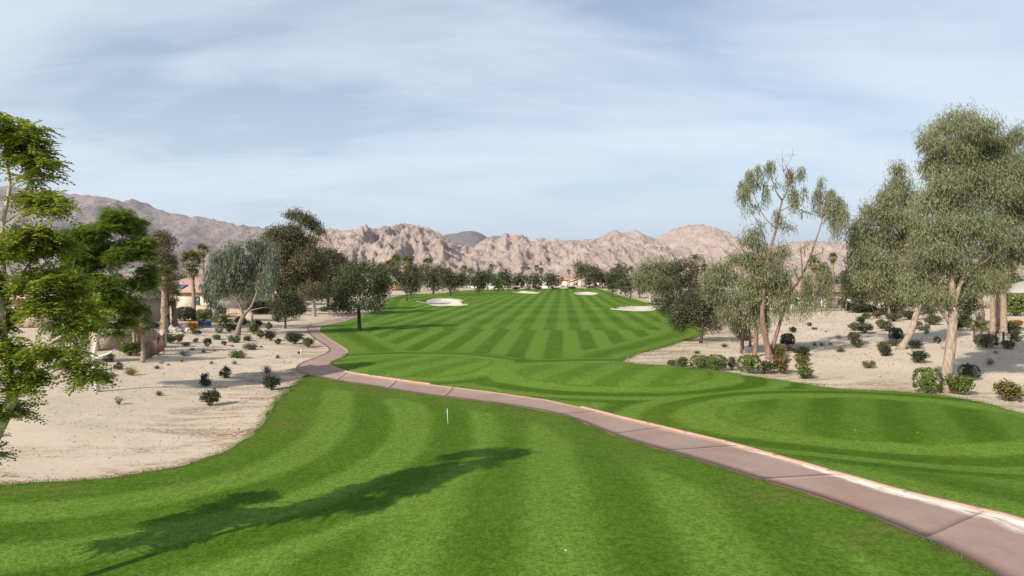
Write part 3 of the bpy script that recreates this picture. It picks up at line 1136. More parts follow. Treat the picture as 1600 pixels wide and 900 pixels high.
def leaf_sprays(lv, c, r, n, L=0.55, pairs=7, leaflet=0.15, Wd=0.05, base_t=0.5, var=0.3, droop=0.35):
    """feathery compound leaves, pairs of leaflets along an arching rib"""
    tw, od = in_blob(n, c, r, 2.2)
    h = unit(np.stack([od[:, 0] + RNG.normal(0, 0.7, n), od[:, 1] + RNG.normal(0, 0.7, n), RNG.normal(0.05, 0.28, n)], -1))
    side = unit(np.cross(h, np.array((0, 0, 1.0)) + RNG.normal(0, 0.25, (n, 3))))
    LL = L * RNG.uniform(0.65, 1.25, n)
    tb = base_t + RNG.normal(0, var * 0.6, n)
    dr = droop * RNG.uniform(0.3, 1.5, n)
    for k in range(pairs):
        f_ = (k + 0.6) / pairs
        p = tw + h * (LL * f_)[:, None]
        p[:, 2] -= dr * LL * f_ * f_
        for s in (-1, 1):
            ax = unit(side * s + h * 0.55 + np.array((0, 0, -0.25)) + RNG.normal(0, 0.12, (n, 3)))
            nn = unit(np.cross(ax, h) * s + RNG.normal(0, 0.25, (n, 3)))
            sd = unit(np.cross(nn, ax))
            l_ = leaflet * (1 - 0.45 * abs(f_ - 0.45))
            lv.add(p + ax * l_ * 0.5, ax, sd, l_, Wd, tb + RNG.normal(0, var * 0.35, n))


def bezier(a, b, c, n=6):
    t = np.linspace(0, 1, n)[:, None]
    return (1 - t) ** 2 * a + 2 * t * (1 - t) * b + t * t * c


def limb(mb, a, b, r0, r1, sag=0.15, n=6, k=6):
    a, b = np.asarray(a, float), np.asarray(b, float)
    m_ = (a + b) / 2 + RNG.normal(0, 0.06, 3) * np.linalg.norm(b - a)
    m_[2] += sag * np.linalg.norm((b - a)[:2])
    pts = bezier(a, m_, b, n)
    mb.tube(pts, np.linspace(r0, r1, n), k)
    return pts


LEAF = {
    'feather': leafmat('feathery_leaves', (0.10, 0.145, 0.018), (0.33, 0.375, 0.055), (0.40, 0.30, 0.07), 0.45),
    'feather2': leafmat('feathery_leaves_dark', (0.065, 0.115, 0.016), (0.225, 0.30, 0.045), (0.28, 0.25, 0.06), 0.38),
    'willow': leafmat('grey_green_leaves', (0.080, 0.094, 0.046), (0.315, 0.322, 0.175), (0.30, 0.24, 0.13), 0.22),
    'willow_cool': leafmat('silver_green_leaves', (0.095, 0.112, 0.078), (0.235, 0.255, 0.18), None, 0.2),
    'euc': leafmat('eucalyptus_leaves', (0.060, 0.066, 0.034), (0.175, 0.155, 0.078), (0.24, 0.16, 0.08), 0.2),
    'olive': leafmat('dark_olive_leaves', (0.036, 0.044, 0.021), (0.115, 0.115, 0.055), (0.16, 0.12, 0.06), 0.18),
    'mesq': leafmat('mesquite_leaves', (0.040, 0.054, 0.022), (0.125, 0.138, 0.056), None, 0.22),
    'hedge': leafmat('bright_hedge_leaves', (0.055, 0.085, 0.020), (0.175, 0.225, 0.055), (0.26, 0.24, 0.09), 0.25),
    'dark': leafmat('dark_shrub_leaves', (0.026, 0.036, 0.018), (0.075, 0.088, 0.042), None, 0.15),
    'sage': leafmat('dusty_olive_leaves', (0.065, 0.070, 0.034), (0.165, 0.165, 0.082), (0.22, 0.18, 0.1), 0.18),
    'tuft': leafmat('dry_grass_blades', (0.16, 0.13, 0.045), (0.36, 0.31, 0.12), None, 0.25),
    'green_tuft': leafmat('green_blades', (0.07, 0.085, 0.04), (0.19, 0.20, 0.10), (0.30, 0.26, 0.13), 0.2),
    'agave': leafmat('blue_grey_agave', (0.115, 0.145, 0.130), (0.30, 0.34, 0.30), None, 0.05),
    'orange': leafmat('orange_blossom', (0.22, 0.10, 0.02), (0.58, 0.24, 0.03), (0.10, 0.12, 0.03), 0.25),
    'red': leafmat('crimson_blossom', (0.14, 0.012, 0.018), (0.34, 0.028, 0.04), (0.07, 0.09, 0.03), 0.25),
    'bicolor': leafmat('rust_and_green_leaves', (0.06, 0.07, 0.02), (0.20, 0.18, 0.05), (0.45, 0.16, 0.07), 0.2),
    'palm': leafmat('palm_fronds', (0.055, 0.075, 0.020), (0.185, 0.20, 0.05), (0.32, 0.24, 0.10), 0.2),
    'palm_dark': leafmat('palm_fronds_dark', (0.035, 0.052, 0.020), (0.115, 0.135, 0.05), None, 0.2),
    'dead': leafmat('dead_fronds', (0.17, 0.115, 0.065), (0.36, 0.26, 0.155), None, 0.1),
}
BARK = {
    'pale': barkmat('pale_bark', (0.46, 0.36, 0.26), (0.62, 0.52, 0.40), 1.6, 0.02),
    'tan': barkmat('tan_furrowed_bark', (0.26, 0.19, 0.14), (0.50, 0.40, 0.31), 3.0, 0.05),
    'red': barkmat('red_brown_bark', (0.17, 0.105, 0.075), (0.33, 0.21, 0.15), 2.4, 0.04),
    'dark': barkmat('dark_bark', (0.05, 0.04, 0.032), (0.11, 0.085, 0.065), 3.0, 0.03),
    'grey': barkmat('grey_brown_bark', (0.18, 0.14, 0.11), (0.33, 0.265, 0.21), 3.0, 0.03),
    'palm': barkmat('palm_bark', (0.25, 0.175, 0.125), (0.47, 0.36, 0.27), 4.0, 0.05),
    'white': barkmat('white_bark', (0.60, 0.54, 0.47), (0.76, 0.71, 0.64), 1.2, 0.015),
}


def fill(lv, style, c, r, d, dens=1.0, t=0.5):
    """leaves of one crown lobe; d = metres to the camera sets how fine they are"""
    px = d / 692.0                                    # metres per rendered pixel
    area = math.pi * r[0] * r[2]
    if style == 'feather':
        n = int(max(6, area / (max(px, 0.03) ** 2) / 4.6 * dens))
        big = max(1.0, px / 0.04)
        k = max(0.4, 1 - 0.22 / max(r[0], r[2]))
        leaf_sprays(lv, c, (r[0] * k, r[1] * k, r[2] * k), min(n, 2600), 0.46 * big ** 0.5, 8, 0.115 * big ** 0.6, 0.046 * big ** 0.6, t, 0.5)
    elif style == 'clump':
        L = max(0.13, px * 1.9)
        n = int(max(8, area / (L * L) * 1.9 * dens))
        leaf_clumps(lv, c, r, n, 6, L, L * 0.5, L * 1.1, 0.35, t, 0.4)
    elif style == 'euc':
        L = max(0.20, px * 2.2)
        n = int(max(8, area / (L * L) * 2.8 * dens))
        leaf_clumps(lv, c, r, n, 7, L, L * 0.40, L * 1.2, 0.2, t, 0.45, 0.8)
    elif style == 'weep':
        L = max(0.14, px * 2.2)
        n = int(max(6, area / (L * L) * 1.7 * dens))
        if dens > 0.7:
            r2 = (r[0] * 1.2, r[1] * 1.2, r[2] * 1.2)
            leaf_clumps(lv, c, r2, n, 6, L * 1.6, L * 0.24, L * 1.1, 0.1, t, 0.3, 1.6, True)
        n = int(max(8, area / (px * px) / 2.0 * dens))
        leaf_strands(lv, c, r, min(n, 6000), min(1.6, max(r[2] * 0.9, 0.5)), max(0.20, px * 3.0), max(0.055, px * 0.95), max(0.12, px * 1.8), 0.10, t, 0.28)


def start_tree(name, label, cat, base, group=None):
    return tag(empty(name, tuple(base)), label, cat, group)


def px_tree(name, label, base_px, Y, trunks, blobs, style, leaf, bark, dens=1.0, cat='tree', group=None, depth=0.8, base=None, twigs=True, extra=None, thick=1.0, rmin=0.02):
    """a tree read off the photograph: trunk lines and crown lobes at their true distance; lobes get real depth"""
    b = gp(*base_px) if base is None else np.array(base, float)
    if Y is None:
        Y = b[1]
    root = start_tree(name, label, cat, b, group)
    mb = MB()
    joints = []
    for (pts, r0, r1) in trunks:
        P = []
        off = 0.0
        for i, p in enumerate(pts):
            off = p[2] if len(p) > 2 else 0.0
            w_ = WP(p[0], p[1], Y + off)
            if i == 0 and abs(p[1] - base_px[1]) < 3 and base is None:
                w_ = b.copy()
                w_[2] -= 0.15
            P.append(w_)
        P = np.array(P)
        Pc = P if len(P) < 3 else np.array(catmull(P, 0.5))
        rad = (r0 + (r1 - r0) * np.linspace(0, 1, len(Pc)) ** 0.8) * thick * 0.72
        if abs(pts[0][1] - base_px[1]) < 3:
            d_ = np.linalg.norm(Pc - Pc[0], axis=1)
            rad = rad * (1 + 0.45 * np.exp(-d_ / 0.35))
        mb.tube(Pc - b, rad, 9, wob=0.05, rng=RNG)
        joints += [(p_, r_) for p_, r_ in zip(Pc[len(Pc) // 3:], rad[len(Pc) // 3:])]
    jp = np.array([j[0] for j in joints])
    jr = np.array([j[1] for j in joints])
    lv = Leaves()
    for bl in blobs:
        cx_, cy_, rx, ry = bl[:4]
        dn = bl[4] if len(bl) > 4 else 1.0
        rX, rZ = rx * Y / F, ry * Y / F
        rY = depth * max(rX, rZ * 0.8)
        oy = bl[5] if len(bl) > 5 else RNG.uniform(-1, 1) * rY * 0.9
        c = WP(cx_, cy_, Y + oy)
        if style == 'feather':
            for _ in range(4):
                k_ = RNG.uniform(0.42, 0.68)
                c2 = c + rand_dir(1)[0] * np.array((rX, rY, max(rZ, rX * 0.6))) * 0.62
                fill(lv, style, c2, (rX * k_, rY * k_, max(rZ, rX * 0.45) * k_), Y, dens * dn * 0.62, 0.5 + RNG.normal(0, 0.12))
        else:
            fill(lv, style, c, (rX, rY, rZ), Y, dens * dn, 0.5 + RNG.normal(0, 0.07))
        # a limb from the trunk into the lobe, and twigs
        dist_ = np.linalg.norm((jp - c) * np.array((1, 1, 1.0)) + np.array((0, 0, 0.8)) * (jp[:, 2:3] > c[2]), axis=1)
        k = int(np.argmin(dist_))
        rr = max(rmin, min(jr[k] * 0.55, 0.025 + 0.014 * np.linalg.norm(jp[k] - c)))
        pts = limb(mb, jp[k] - b, c - b, rr, rmin * 0.6, 0.1)
        if twigs:
            for _ in range(4):
                e = c + RNG.normal(0, 0.55, 3) * np.array((rX, rY, rZ))
                limb(mb, pts[3], e - b, rr * 0.45, rmin * 0.4, 0.08, 4, 4)
    if extra:
        extra(lv, mb, b, Y)
    mb.build('trunk', BARK[bark], root, True)
    obj('crown', lv.mesh('crown', LEAF[leaf], b), root)
    return root


# ---- near and middle trees, read one by one
px_tree('feathery_tree', 'tall feathery yellow-green tree leaning in at the left edge, nearest the camera', (-405, 1058), 15.0,
        [([(-405, 1058, -3.0), (-190, 880, -1.8), (-35, 728, -0.3), (8, 650), (22, 612)], 0.21, 0.155),
         ([(20, 616), (12, 560), (4, 500), (6, 430), (4, 350), (16, 290), (8, 235), (10, 195)], 0.11, 0.03),
         ([(22, 612), (50, 568), (84, 532), (108, 520), (120, 500)], 0.085, 0.035),
         ([(-25, 715), (-60, 600), (-80, 480), (-60, 360), (-40, 260)], 0.10, 0.03),
         ([(4, 480), (40, 420), (70, 380), (85, 330)], 0.045, 0.02),
         ([(10, 300), (40, 270), (75, 250)], 0.03, 0.015)],
        [(-5, 205, 55, 25), (48, 208, 30, 20), (20, 245, 62, 28), (-60, 230, 60, 60), (70, 248, 26, 16), (62, 280, 30, 12), (-70, 330, 60, 60),
         (38, 322, 52, 26), (84, 318, 22, 14), (15, 375, 62, 38), (70, 385, 42, 32), (-40, 430, 60, 60), (40, 440, 52, 36), (98, 440, 42, 38), (8, 500, 46, 36),
         (72, 490, 50, 36), (128, 492, 28, 34), (60, 545, 40, 20), (15, 560, 32, 30), (110, 560, 38, 22), (128, 588, 26, 22), (38, 602, 26, 20), (10, 640, 26, 24), (60, 588, 24, 18), (-50, 560, 60, 60), (-50, 650, 46, 34), (-35, 700, 36, 24), (-85, 720, 42, 28), (-125, 660, 46, 36), (-190, 650, 46, 36), (-165, 570, 56, 46), (-95, 610, 46, 36), (-150, 740, 40, 26)],
        'feather', 'feather', 'pale', 1.35, depth=0.75, base=(-13.38, 12.0, hz(-13.38, 12.0)))
px_tree('feathery_tree', 'green feathery tree with a white trunk on the left sand', (152, 612), None,
        [([(152, 612), (150, 585), (147, 555), (155, 520), (172, 460), (188, 400), (193, 350)], 0.20, 0.04),
         ([(148, 560), (168, 553), (181, 545)], 0.10, 0.05), ([(158, 510), (150, 450), (140, 400), (135, 365)], 0.09, 0.03), ([(160, 500), (190, 470), (215, 450)], 0.07, 0.03),
         ([(118, 440), (140, 425), (163, 403)], 0.05, 0.04)],
        [(165, 343, 38, 17), (195, 352, 36, 18), (130, 365, 38, 22), (205, 395, 34, 30), (160, 395, 44, 32), (110, 400, 32, 34), (218, 430, 22, 26), (170, 445, 46, 30), (122, 450, 36, 36), (200, 470, 30, 26), (150, 490, 40, 26), (185, 512, 28, 16), (215, 490, 18, 14), (120, 510, 24, 22)],
        'feather', 'feather2', 'white', 4.6, depth=0.8, thick=1.15)
px_tree('acacia_tree', 'silver-green drooping tree with a leaning forked trunk above the left garden', (370, 523), None,
        [([(370, 523), (375, 506), (381, 492)], 0.42, 0.34), ([(381, 492), (375, 478), (366, 462), (356, 440), (350, 415)], 0.24, 0.06), ([(381, 492), (392, 480), (400, 462), (405, 435), (408, 400)], 0.26, 0.06),
         ([(388, 486), (404, 482), (416, 480)], 0.12, 0.05)],
        [(342, 405, 15, 13), (350, 432, 24, 18), (365, 392, 16, 12), (373, 438, 18, 18), (395, 382, 13, 9), (409, 394, 20, 16), (398, 418, 26, 18), (423, 424, 10, 20), (385, 452, 18, 15), (414, 448, 12, 14), (346, 455, 16, 12), (336, 430, 10, 14), (428, 404, 8, 12), (372, 412, 20, 16)],
        'weep', 'willow_cool', 'grey', 1.5)
px_tree('small_tree', 'small round dark olive tree on a straight thin trunk beside the path', (446, 513), None,
        [([(446, 513), (446, 495), (447, 480)], 0.2, 0.11)],
        [(447, 462, 16, 10), (435, 474, 14, 11), (460, 473, 14, 12), (447, 478, 22, 12), (436, 488, 14, 8), (458, 488, 15, 8), (447, 490, 18, 7)], 'clump', 'olive', 'dark', 1.2)
px_tree('eucalyptus_tree', 'tallest brown-green eucalyptus left of the fairway with an airy crown', (491, 494), None,
        [([(491, 494), (489, 470), (485, 440), (478, 400), (470, 360), (465, 335)], 0.5, 0.08), ([(466, 447), (475, 430), (488, 408)], 0.20, 0.12), ([(486, 445), (460, 420), (440, 395), (430, 370)], 0.3, 0.1),
         ([(474, 385), (485, 365), (492, 350)], 0.18, 0.08)],
        [(460, 336, 14, 7), (476, 342, 14, 8), (489, 352, 12, 8), (499, 361, 6, 7), (494, 376, 6, 4), (430, 364, 16, 10), (419, 376, 11, 12), (455, 362, 22, 13), (440, 392, 26, 18), (470, 384, 20, 16), (478, 408, 22, 15), (450, 424, 22, 15), (490, 430, 18, 15), (487, 454, 20, 10), (428, 416, 16, 16), (470, 436, 16, 12), (462, 402, 20, 16), (445, 376, 20, 14), (488, 396, 14, 14), (500, 412, 12, 14), (436, 440, 16, 12)],
        'euc', 'euc', 'tan', 1.9)
px_tree('eucalyptus_tree', 'dark rounded eucalyptus just right of the tallest one on the left', (512, 484), None,
        [([(512, 484), (513, 460), (515, 430), (518, 405)], 0.5, 0.15)],
        [(515, 398, 17, 9), (522, 414, 18, 16), (506, 428, 18, 15), (532, 408, 9, 12), (520, 438, 18, 14), (508, 448, 14, 12), (535, 428, 10, 14), (498, 462, 14, 8), (524, 456, 14, 10)], 'euc', 'olive', 'dark', 1.7)
px_tree('mesquite_tree', 'broad dark green mesquite standing alone on the fairway grass by the path bend', (562, 516), None,
        [([(562, 516), (561, 498), (561, 480)], 0.36, 0.28), ([(561, 482), (548, 465), (540, 450)], 0.13, 0.05), ([(561, 480), (575, 460), (580, 435)], 0.13, 0.05)],
        [(576, 412, 12, 6), (560, 424, 30, 14), (543, 440, 26, 15), (588, 430, 18, 13), (560, 452, 38, 18), (530, 462, 17, 15), (594, 458, 14, 18), (545, 478, 26, 12), (583, 476, 22, 12), (523, 480, 10, 10), (600, 446, 8, 10), (553, 415, 12, 7)],
        'clump', 'mesq', 'dark', 1.25)
px_tree('weeping_tree', 'dense grey-green drooping tree with bare red trunks left of the tall sparse weeping one', (1178, 558), None,
        [([(1178, 558), (1182, 530), (1180, 505), (1172, 470), (1160, 430)], 0.28, 0.1), ([(1158, 553, 2), (1160, 530, 2), (1162, 505, 1), (1150, 470), (1140, 440)], 0.2, 0.08), ([(1172, 542, 5), (1171, 520, 5), (1168, 500, 4)], 0.18, 0.1)],
        [(1128, 418, 18, 9), (1150, 404, 14, 8), (1168, 408, 16, 10), (1192, 420, 18, 14), (1110, 436, 14, 12), (1140, 436, 22, 14), (1178, 446, 22, 15), (1122, 462, 18, 14), (1155, 468, 22, 15), (1188, 480, 14, 18), (1138, 492, 13, 14), (1170, 496, 14, 14), (1206, 440, 10, 18), (1104, 455, 9, 10), (1150, 506, 8, 12), (1128, 484, 10, 14), (1196, 505, 8, 12)],
        'weep', 'willow', 'red', 1.4)


def streamers(lv, mb, b, Y):
    for (sx, y0, y1, n) in [(1259, 440, 500, 26), (1262, 430, 512, 30), (1268, 445, 505, 18), (1288, 415, 470, 60), (1292, 425, 500, 50), (1282, 420, 480, 30), (1250, 455, 508, 14), (1241, 460, 512, 12), (1232, 455, 512, 10), (1228, 450, 492, 10),
                            (1160, 285, 325, 26), (1172, 270, 312, 34), (1184, 262, 300, 26), (1203, 255, 290, 26), (1197, 295, 330, 22), (1234, 268, 320, 26), (1240, 300, 340, 36), (1251, 265, 290, 26), (1255, 295, 325, 14), (1168, 300, 350, 22), (1215, 330, 370, 16),
                            (1298, 300, 360, 40), (1310, 310, 375, 36), (1318, 320, 378, 22), (1275, 300, 345, 24), (1283, 280, 330, 16), (1305, 345, 385, 26)]:
        t0 = WP(sx, y0, Y + RNG.uniform(-1, 1))
        ln = (y1 - y0) * Y / F
        leaf_strands(lv, t0, (0.30, 0.45, 0.35), int(n * 1.9), ln, 0.22, 0.055, 0.13, 0.07, 0.5, 0.3, 0.45)
        for _ in range(3):
            e = t0 + np.array((RNG.normal(0, 0.12), RNG.normal(0, 0.2), -ln * RNG.uniform(0.6, 1.0)))
            mb.tube(bezier(t0 - b, (t0 + e) / 2 - b + RNG.normal(0, 0.1, 3), e - b, 5), [0.016, 0.014, 0.012, 0.01, 0.008], 4)
    # bare upright twigs on top
    for (sx, y0, ex, y1) in [(1225, 270, 1222, 232), (1225, 268, 1240, 240), (1232, 280, 1250, 262), (1228, 275, 1214, 246), (1285, 330, 1290, 290), (1287, 325, 1299, 300), (1205, 272, 1190, 258), (1234, 290, 1258, 268), (1285, 320, 1280, 296)]:
        limb(mb, WP(sx, y0, Y) - b, WP(ex, y1, Y + RNG.uniform(-1, 1)) - b, 0.03, 0.008, 0.1, 5, 4)
        for _ in range(4):
            f_ = RNG.uniform(0.4, 1)
            a_ = WP(sx + (ex - sx) * f_, y0 + (y1 - y0) * f_, Y)
            limb(mb, a_ - b, a_ - b + RNG.normal(0, 0.5, 3), 0.012, 0.005, 0.1, 4, 4)


px_tree('weeping_tree', 'tall sparse weeping tree with twisting red-brown trunks and hanging streamers', (1203, 561), None,
        [([(1203, 561), (1196, 525), (1191, 490), (1195, 450), (1197, 420), (1203, 390), (1213, 358), (1218, 330), (1222, 313)], 0.38, 0.09),
         ([(1222, 313), (1213, 300), (1208, 285), (1203, 266)], 0.10, 0.03), ([(1222, 313), (1231, 296), (1233, 272), (1226, 255)], 0.10, 0.03),
         ([(1197, 420), (1180, 402), (1165, 394), (1158, 388)], 0.13, 0.05), ([(1203, 556, 0.5), (1214, 520, 0.5), (1233, 462, 0.5), (1254, 430, 0.5), (1266, 402, 0.5), (1285, 395), (1285, 385)], 0.26, 0.06),
         ([(1254, 430), (1252, 400), (1250, 380)], 0.12, 0.04), ([(1266, 402), (1276, 372), (1283, 350), (1288, 320), (1292, 305)], 0.11, 0.03), ([(1200, 400), (1194, 370), (1180, 340), (1163, 325)], 0.07, 0.02),
         ([(1213, 358), (1195, 340), (1180, 310), (1172, 280)], 0.06, 0.02), ([(1218, 330), (1240, 318), (1252, 300)], 0.06, 0.02), ([(1285, 350), (1300, 335), (1312, 320)], 0.06, 0.02)],
        [(1175, 290, 12, 12, 0.75), (1160, 303, 9, 12, 0.75), (1202, 262, 10, 8, 0.6), (1192, 290, 10, 10, 0.6), (1236, 275, 8, 12, 0.6), (1214, 290, 9, 10, 0.5), (1180, 325, 10, 12, 0.6), (1222, 345, 10, 10, 0.6), (1255, 330, 8, 12, 0.5), (1250, 275, 6, 8, 0.5), (1242, 315, 12, 10, 0.5), (1168, 375, 15, 12, 0.8), (1186, 385, 14, 14, 0.8), (1232, 355, 14, 12, 0.75),
         (1212, 420, 16, 20, 1.0), (1222, 395, 14, 14, 0.9), (1210, 460, 14, 18, 1.0), (1180, 365, 14, 12, 0.9), (1178, 410, 18, 14, 1.0), (1196, 435, 16, 14, 1.0), (1225, 440, 14, 14, 0.9), (1290, 330, 14, 12, 0.7), (1304, 340, 12, 14, 0.7), (1275, 330, 10, 10, 0.5), (1318, 338, 8, 14, 0.6), (1260, 385, 12, 12, 0.4), (1240, 425, 10, 14, 0.5), (1275, 400, 10, 10, 0.4), (1190, 350, 10, 10, 0.4), (1288, 420, 9, 10, 0.7), (1216, 482, 13, 16, 1.0), (1192, 508, 11, 14, 0.9), (1232, 456, 12, 14, 0.9), (1202, 402, 13, 13, 0.9), (1180, 462, 14, 16, 0.9)],
        'weep', 'willow', 'red', 0.9, extra=streamers, rmin=0.025)
px_tree('olive_tree', 'low dark olive tree with a thin black trunk at the right fairway edge', (1095, 536), None,
        [([(1095, 536), (1097, 520), (1098, 505)], 0.2, 0.14)],
        [(1075, 466, 20, 11), (1096, 460, 24, 13), (1068, 485, 24, 13), (1108, 485, 26, 15), (1056, 500, 14, 10), (1130, 497, 16, 12), (1088, 500, 28, 12), (1120, 468, 16, 13), (1062, 512, 10, 6), (1110, 508, 20, 9)], 'clump', 'olive', 'dark', 1.3)
px_tree('ash_tree', 'big dark green tree behind the low olive tree right of the fairway', (1068, 506), None,
        [([(1068, 506), (1066, 485), (1064, 465), (1062, 440)], 0.4, 0.2)],
        [(1050, 422, 24, 11), (1066, 414, 22, 10), (1085, 424, 14, 12), (1038, 446, 22, 15), (1072, 442, 26, 17), (1034, 470, 18, 13), (1058, 470, 26, 16), (1088, 456, 14, 16), (1044, 485, 16, 9), (1078, 478, 18, 12)], 'clump', 'olive', 'dark', 1.1)
px_tree('weeping_tree', 'pale grey-green drooping tree with a white trunk beyond the right bunker', (1016, 472), None,
        [([(1016, 472), (1016, 455), (1015, 440)], 0.45, 0.3)],
        [(1010, 418, 14, 8), (1030, 414, 14, 8), (1000, 434, 14, 10), (1020, 432, 18, 12), (1038, 430, 12, 12), (1008, 448, 14, 8), (1030, 448, 16, 9)], 'weep', 'willow', 'pale', 1.6)
px_tree('eucalyptus_tree', 'huge grey-green eucalyptus with a thick tan trunk between two clipped shrubs at right', (1475, 613), None,
        [([(1474, 613), (1480, 580), (1485, 545), (1488, 510), (1490, 480)], 0.46, 0.36), ([(1488, 512), (1476, 492), (1466, 480), (1455, 455)], 0.2, 0.1), ([(1490, 482), (1500, 445), (1520, 420), (1540, 408), (1556, 390)], 0.2, 0.07),
         ([(1490, 482), (1487, 440), (1494, 380), (1505, 330), (1514, 280), (1503, 225)], 0.27, 0.05), ([(1494, 390), (1470, 350), (1460, 300), (1455, 250)], 0.14, 0.04), ([(1504, 335), (1535, 300), (1560, 260), (1575, 230)], 0.13, 0.04), ([(1500, 440), (1540, 370), (1580, 330)], 0.1, 0.04)],
        [(1498, 188, 30, 16), (1472, 202, 20, 12), (1528, 200, 30, 16), (1566, 222, 24, 15), (1592, 210, 14, 12), (1452, 222, 18, 18), (1488, 236, 36, 22), (1535, 246, 36, 26), (1580, 262, 28, 30), (1456, 262, 20, 18), (1498, 285, 32, 22), (1458, 315, 30, 20), (1548, 300, 34, 22), (1592, 320, 22, 32),
         (1484, 350, 34, 22), (1530, 355, 30, 20), (1452, 372, 28, 22), (1570, 372, 26, 20), (1478, 412, 34, 18), (1446, 428, 24, 18), (1518, 425, 26, 16), (1498, 452, 28, 14), (1456, 462, 30, 15), (1545, 440, 26, 18), (1420, 440, 18, 16), (1556, 410, 20, 12), (1620, 270, 30, 50), (1610, 380, 26, 30), (1520, 272, 36, 22), (1478, 290, 28, 18), (1572, 296, 26, 22), (1506, 325, 32, 18), (1560, 345, 26, 16), (1500, 388, 30, 15), (1545, 392, 22, 14), (1466, 392, 24, 16), (1592, 392, 16, 20), (1440, 402, 18, 16), (1430, 462, 16, 12), (1520, 220, 30, 18)],
        'weep', 'willow', 'tan', 1.3, depth=0.9)
px_tree('eucalyptus_tree', 'grey-green eucalyptus with a leaning pale trunk left of the huge one', (1406, 546), None,
        [([(1406, 546), (1424, 518), (1431, 492), (1438, 465), (1428, 430), (1415, 380), (1405, 320), (1402, 275)], 0.42, 0.06), ([(1432, 485), (1446, 472), (1456, 462)], 0.16, 0.08), ([(1415, 390), (1385, 360), (1360, 340)], 0.14, 0.05), ([(1428, 440), (1395, 430), (1365, 425)], 0.13, 0.05)],
        [(1402, 265, 12, 10), (1406, 288, 18, 14), (1386, 310, 17, 14), (1420, 312, 20, 15), (1360, 330, 16, 13), (1398, 342, 32, 18), (1345, 352, 16, 14), (1432, 350, 22, 20), (1370, 372, 30, 18), (1412, 386, 30, 18), (1346, 398, 20, 18), (1385, 415, 30, 18), (1430, 425, 20, 20), (1358, 435, 22, 16), (1402, 450, 26, 16), (1335, 375, 12, 14), (1384, 334, 22, 14), (1366, 402, 20, 14), (1424, 366, 22, 16), (1396, 300, 16, 12), (1440, 395, 16, 16), (1376, 455, 20, 12), (1346, 428, 14, 14)],
        'weep', 'willow', 'tan', 1.4, depth=0.9)
px_tree('eucalyptus_tree', 'bushy olive-green tree behind the block of clipped shrubs, right of the white house', (1348, 487), None,
        [([(1348, 487), (1347, 465), (1345, 440)], 0.3, 0.18)],
        [(1335, 410, 14, 12), (1352, 415, 16, 14), (1330, 432, 16, 14), (1352, 440, 18, 14), (1338, 455, 18, 14), (1362, 455, 14, 12), (1345, 468, 16, 9)], 'euc', 'mesq', 'grey', 1.3)
px_tree('eucalyptus_tree', 'dark drooping tree behind the leaning trunk on the right sand', (1390, 492), None,
        [([(1390, 492), (1388, 470), (1386, 445)], 0.3, 0.18)],
        [(1380, 425, 18, 14), (1402, 430, 18, 14), (1372, 445, 16, 13), (1394, 450, 20, 13), (1382, 464, 18, 10), (1412, 456, 14, 14), (1408, 474, 12, 8)], 'weep', 'euc', 'grey', 1.6)
px_tree('eucalyptus_tree', 'brown-green eucalyptus above the shaggy palm left of the pink-roofed house', (262, 512), None,
        [([(262, 512), (262, 480), (260, 440), (258, 400), (256, 370)], 0.4, 0.1)],
        [(252, 368, 14, 9), (240, 382, 14, 12), (262, 380, 12, 12), (250, 402, 18, 14), (266, 408, 12, 14), (240, 425, 16, 14), (262, 434, 14, 13), (270, 418, 7, 10), (252, 450, 14, 10), (270, 445, 9, 9)], 'euc', 'euc', 'dark', 1.1)


# ---- rounded trees far down the course, each with lobes of its own
def far_tree(name, label, base_px, top_y, w_px, style, leaf, bark, group=None, seed=0, trunk_px=8, shape='round', nl=9, dens=1.0):
    rs = np.random.default_rng(seed + 100)
    b = gp(*base_px)
    x0, y0 = base_px
    hc = (y0 - trunk_px) - top_y
    blobs = []
    for i in range(nl):
        f_ = (i + 0.5) / nl
        if shape == 'round':
            yy = top_y + hc * (0.12 + 0.8 * f_)
            half = w_px / 2 * math.sqrt(max(0.06, 1 - (2 * f_ - 0.95) ** 2))
        else:
            yy = top_y + hc * (0.08 + 0.86 * f_)
            half = w_px / 2 * (0.35 + 0.65 * math.sin(min(1, f_ * 1.25) * math.pi * 0.62))
        xx = x0 + (rs.uniform(-0.62, 0.62)) * half * 1.5
        r_ = w_px * rs.uniform(0.15, 0.24)
        blobs.append((xx, yy, r_, r_ * rs.uniform(0.55, 0.85)))
    blobs.append((x0, top_y + hc * 0.5, w_px * 0.3, hc * 0.32))
    tr = [([(x0, y0), (x0 + rs.uniform(-1, 1), y0 - trunk_px), (x0 + rs.uniform(-2, 2), top_y + hc * 0.5)], max(0.2, w_px * b[1] / F * 0.042), 0.1)]
    return px_tree(name, label, base_px, None, tr, blobs, style, leaf, bark, dens, group=group, twigs=False)


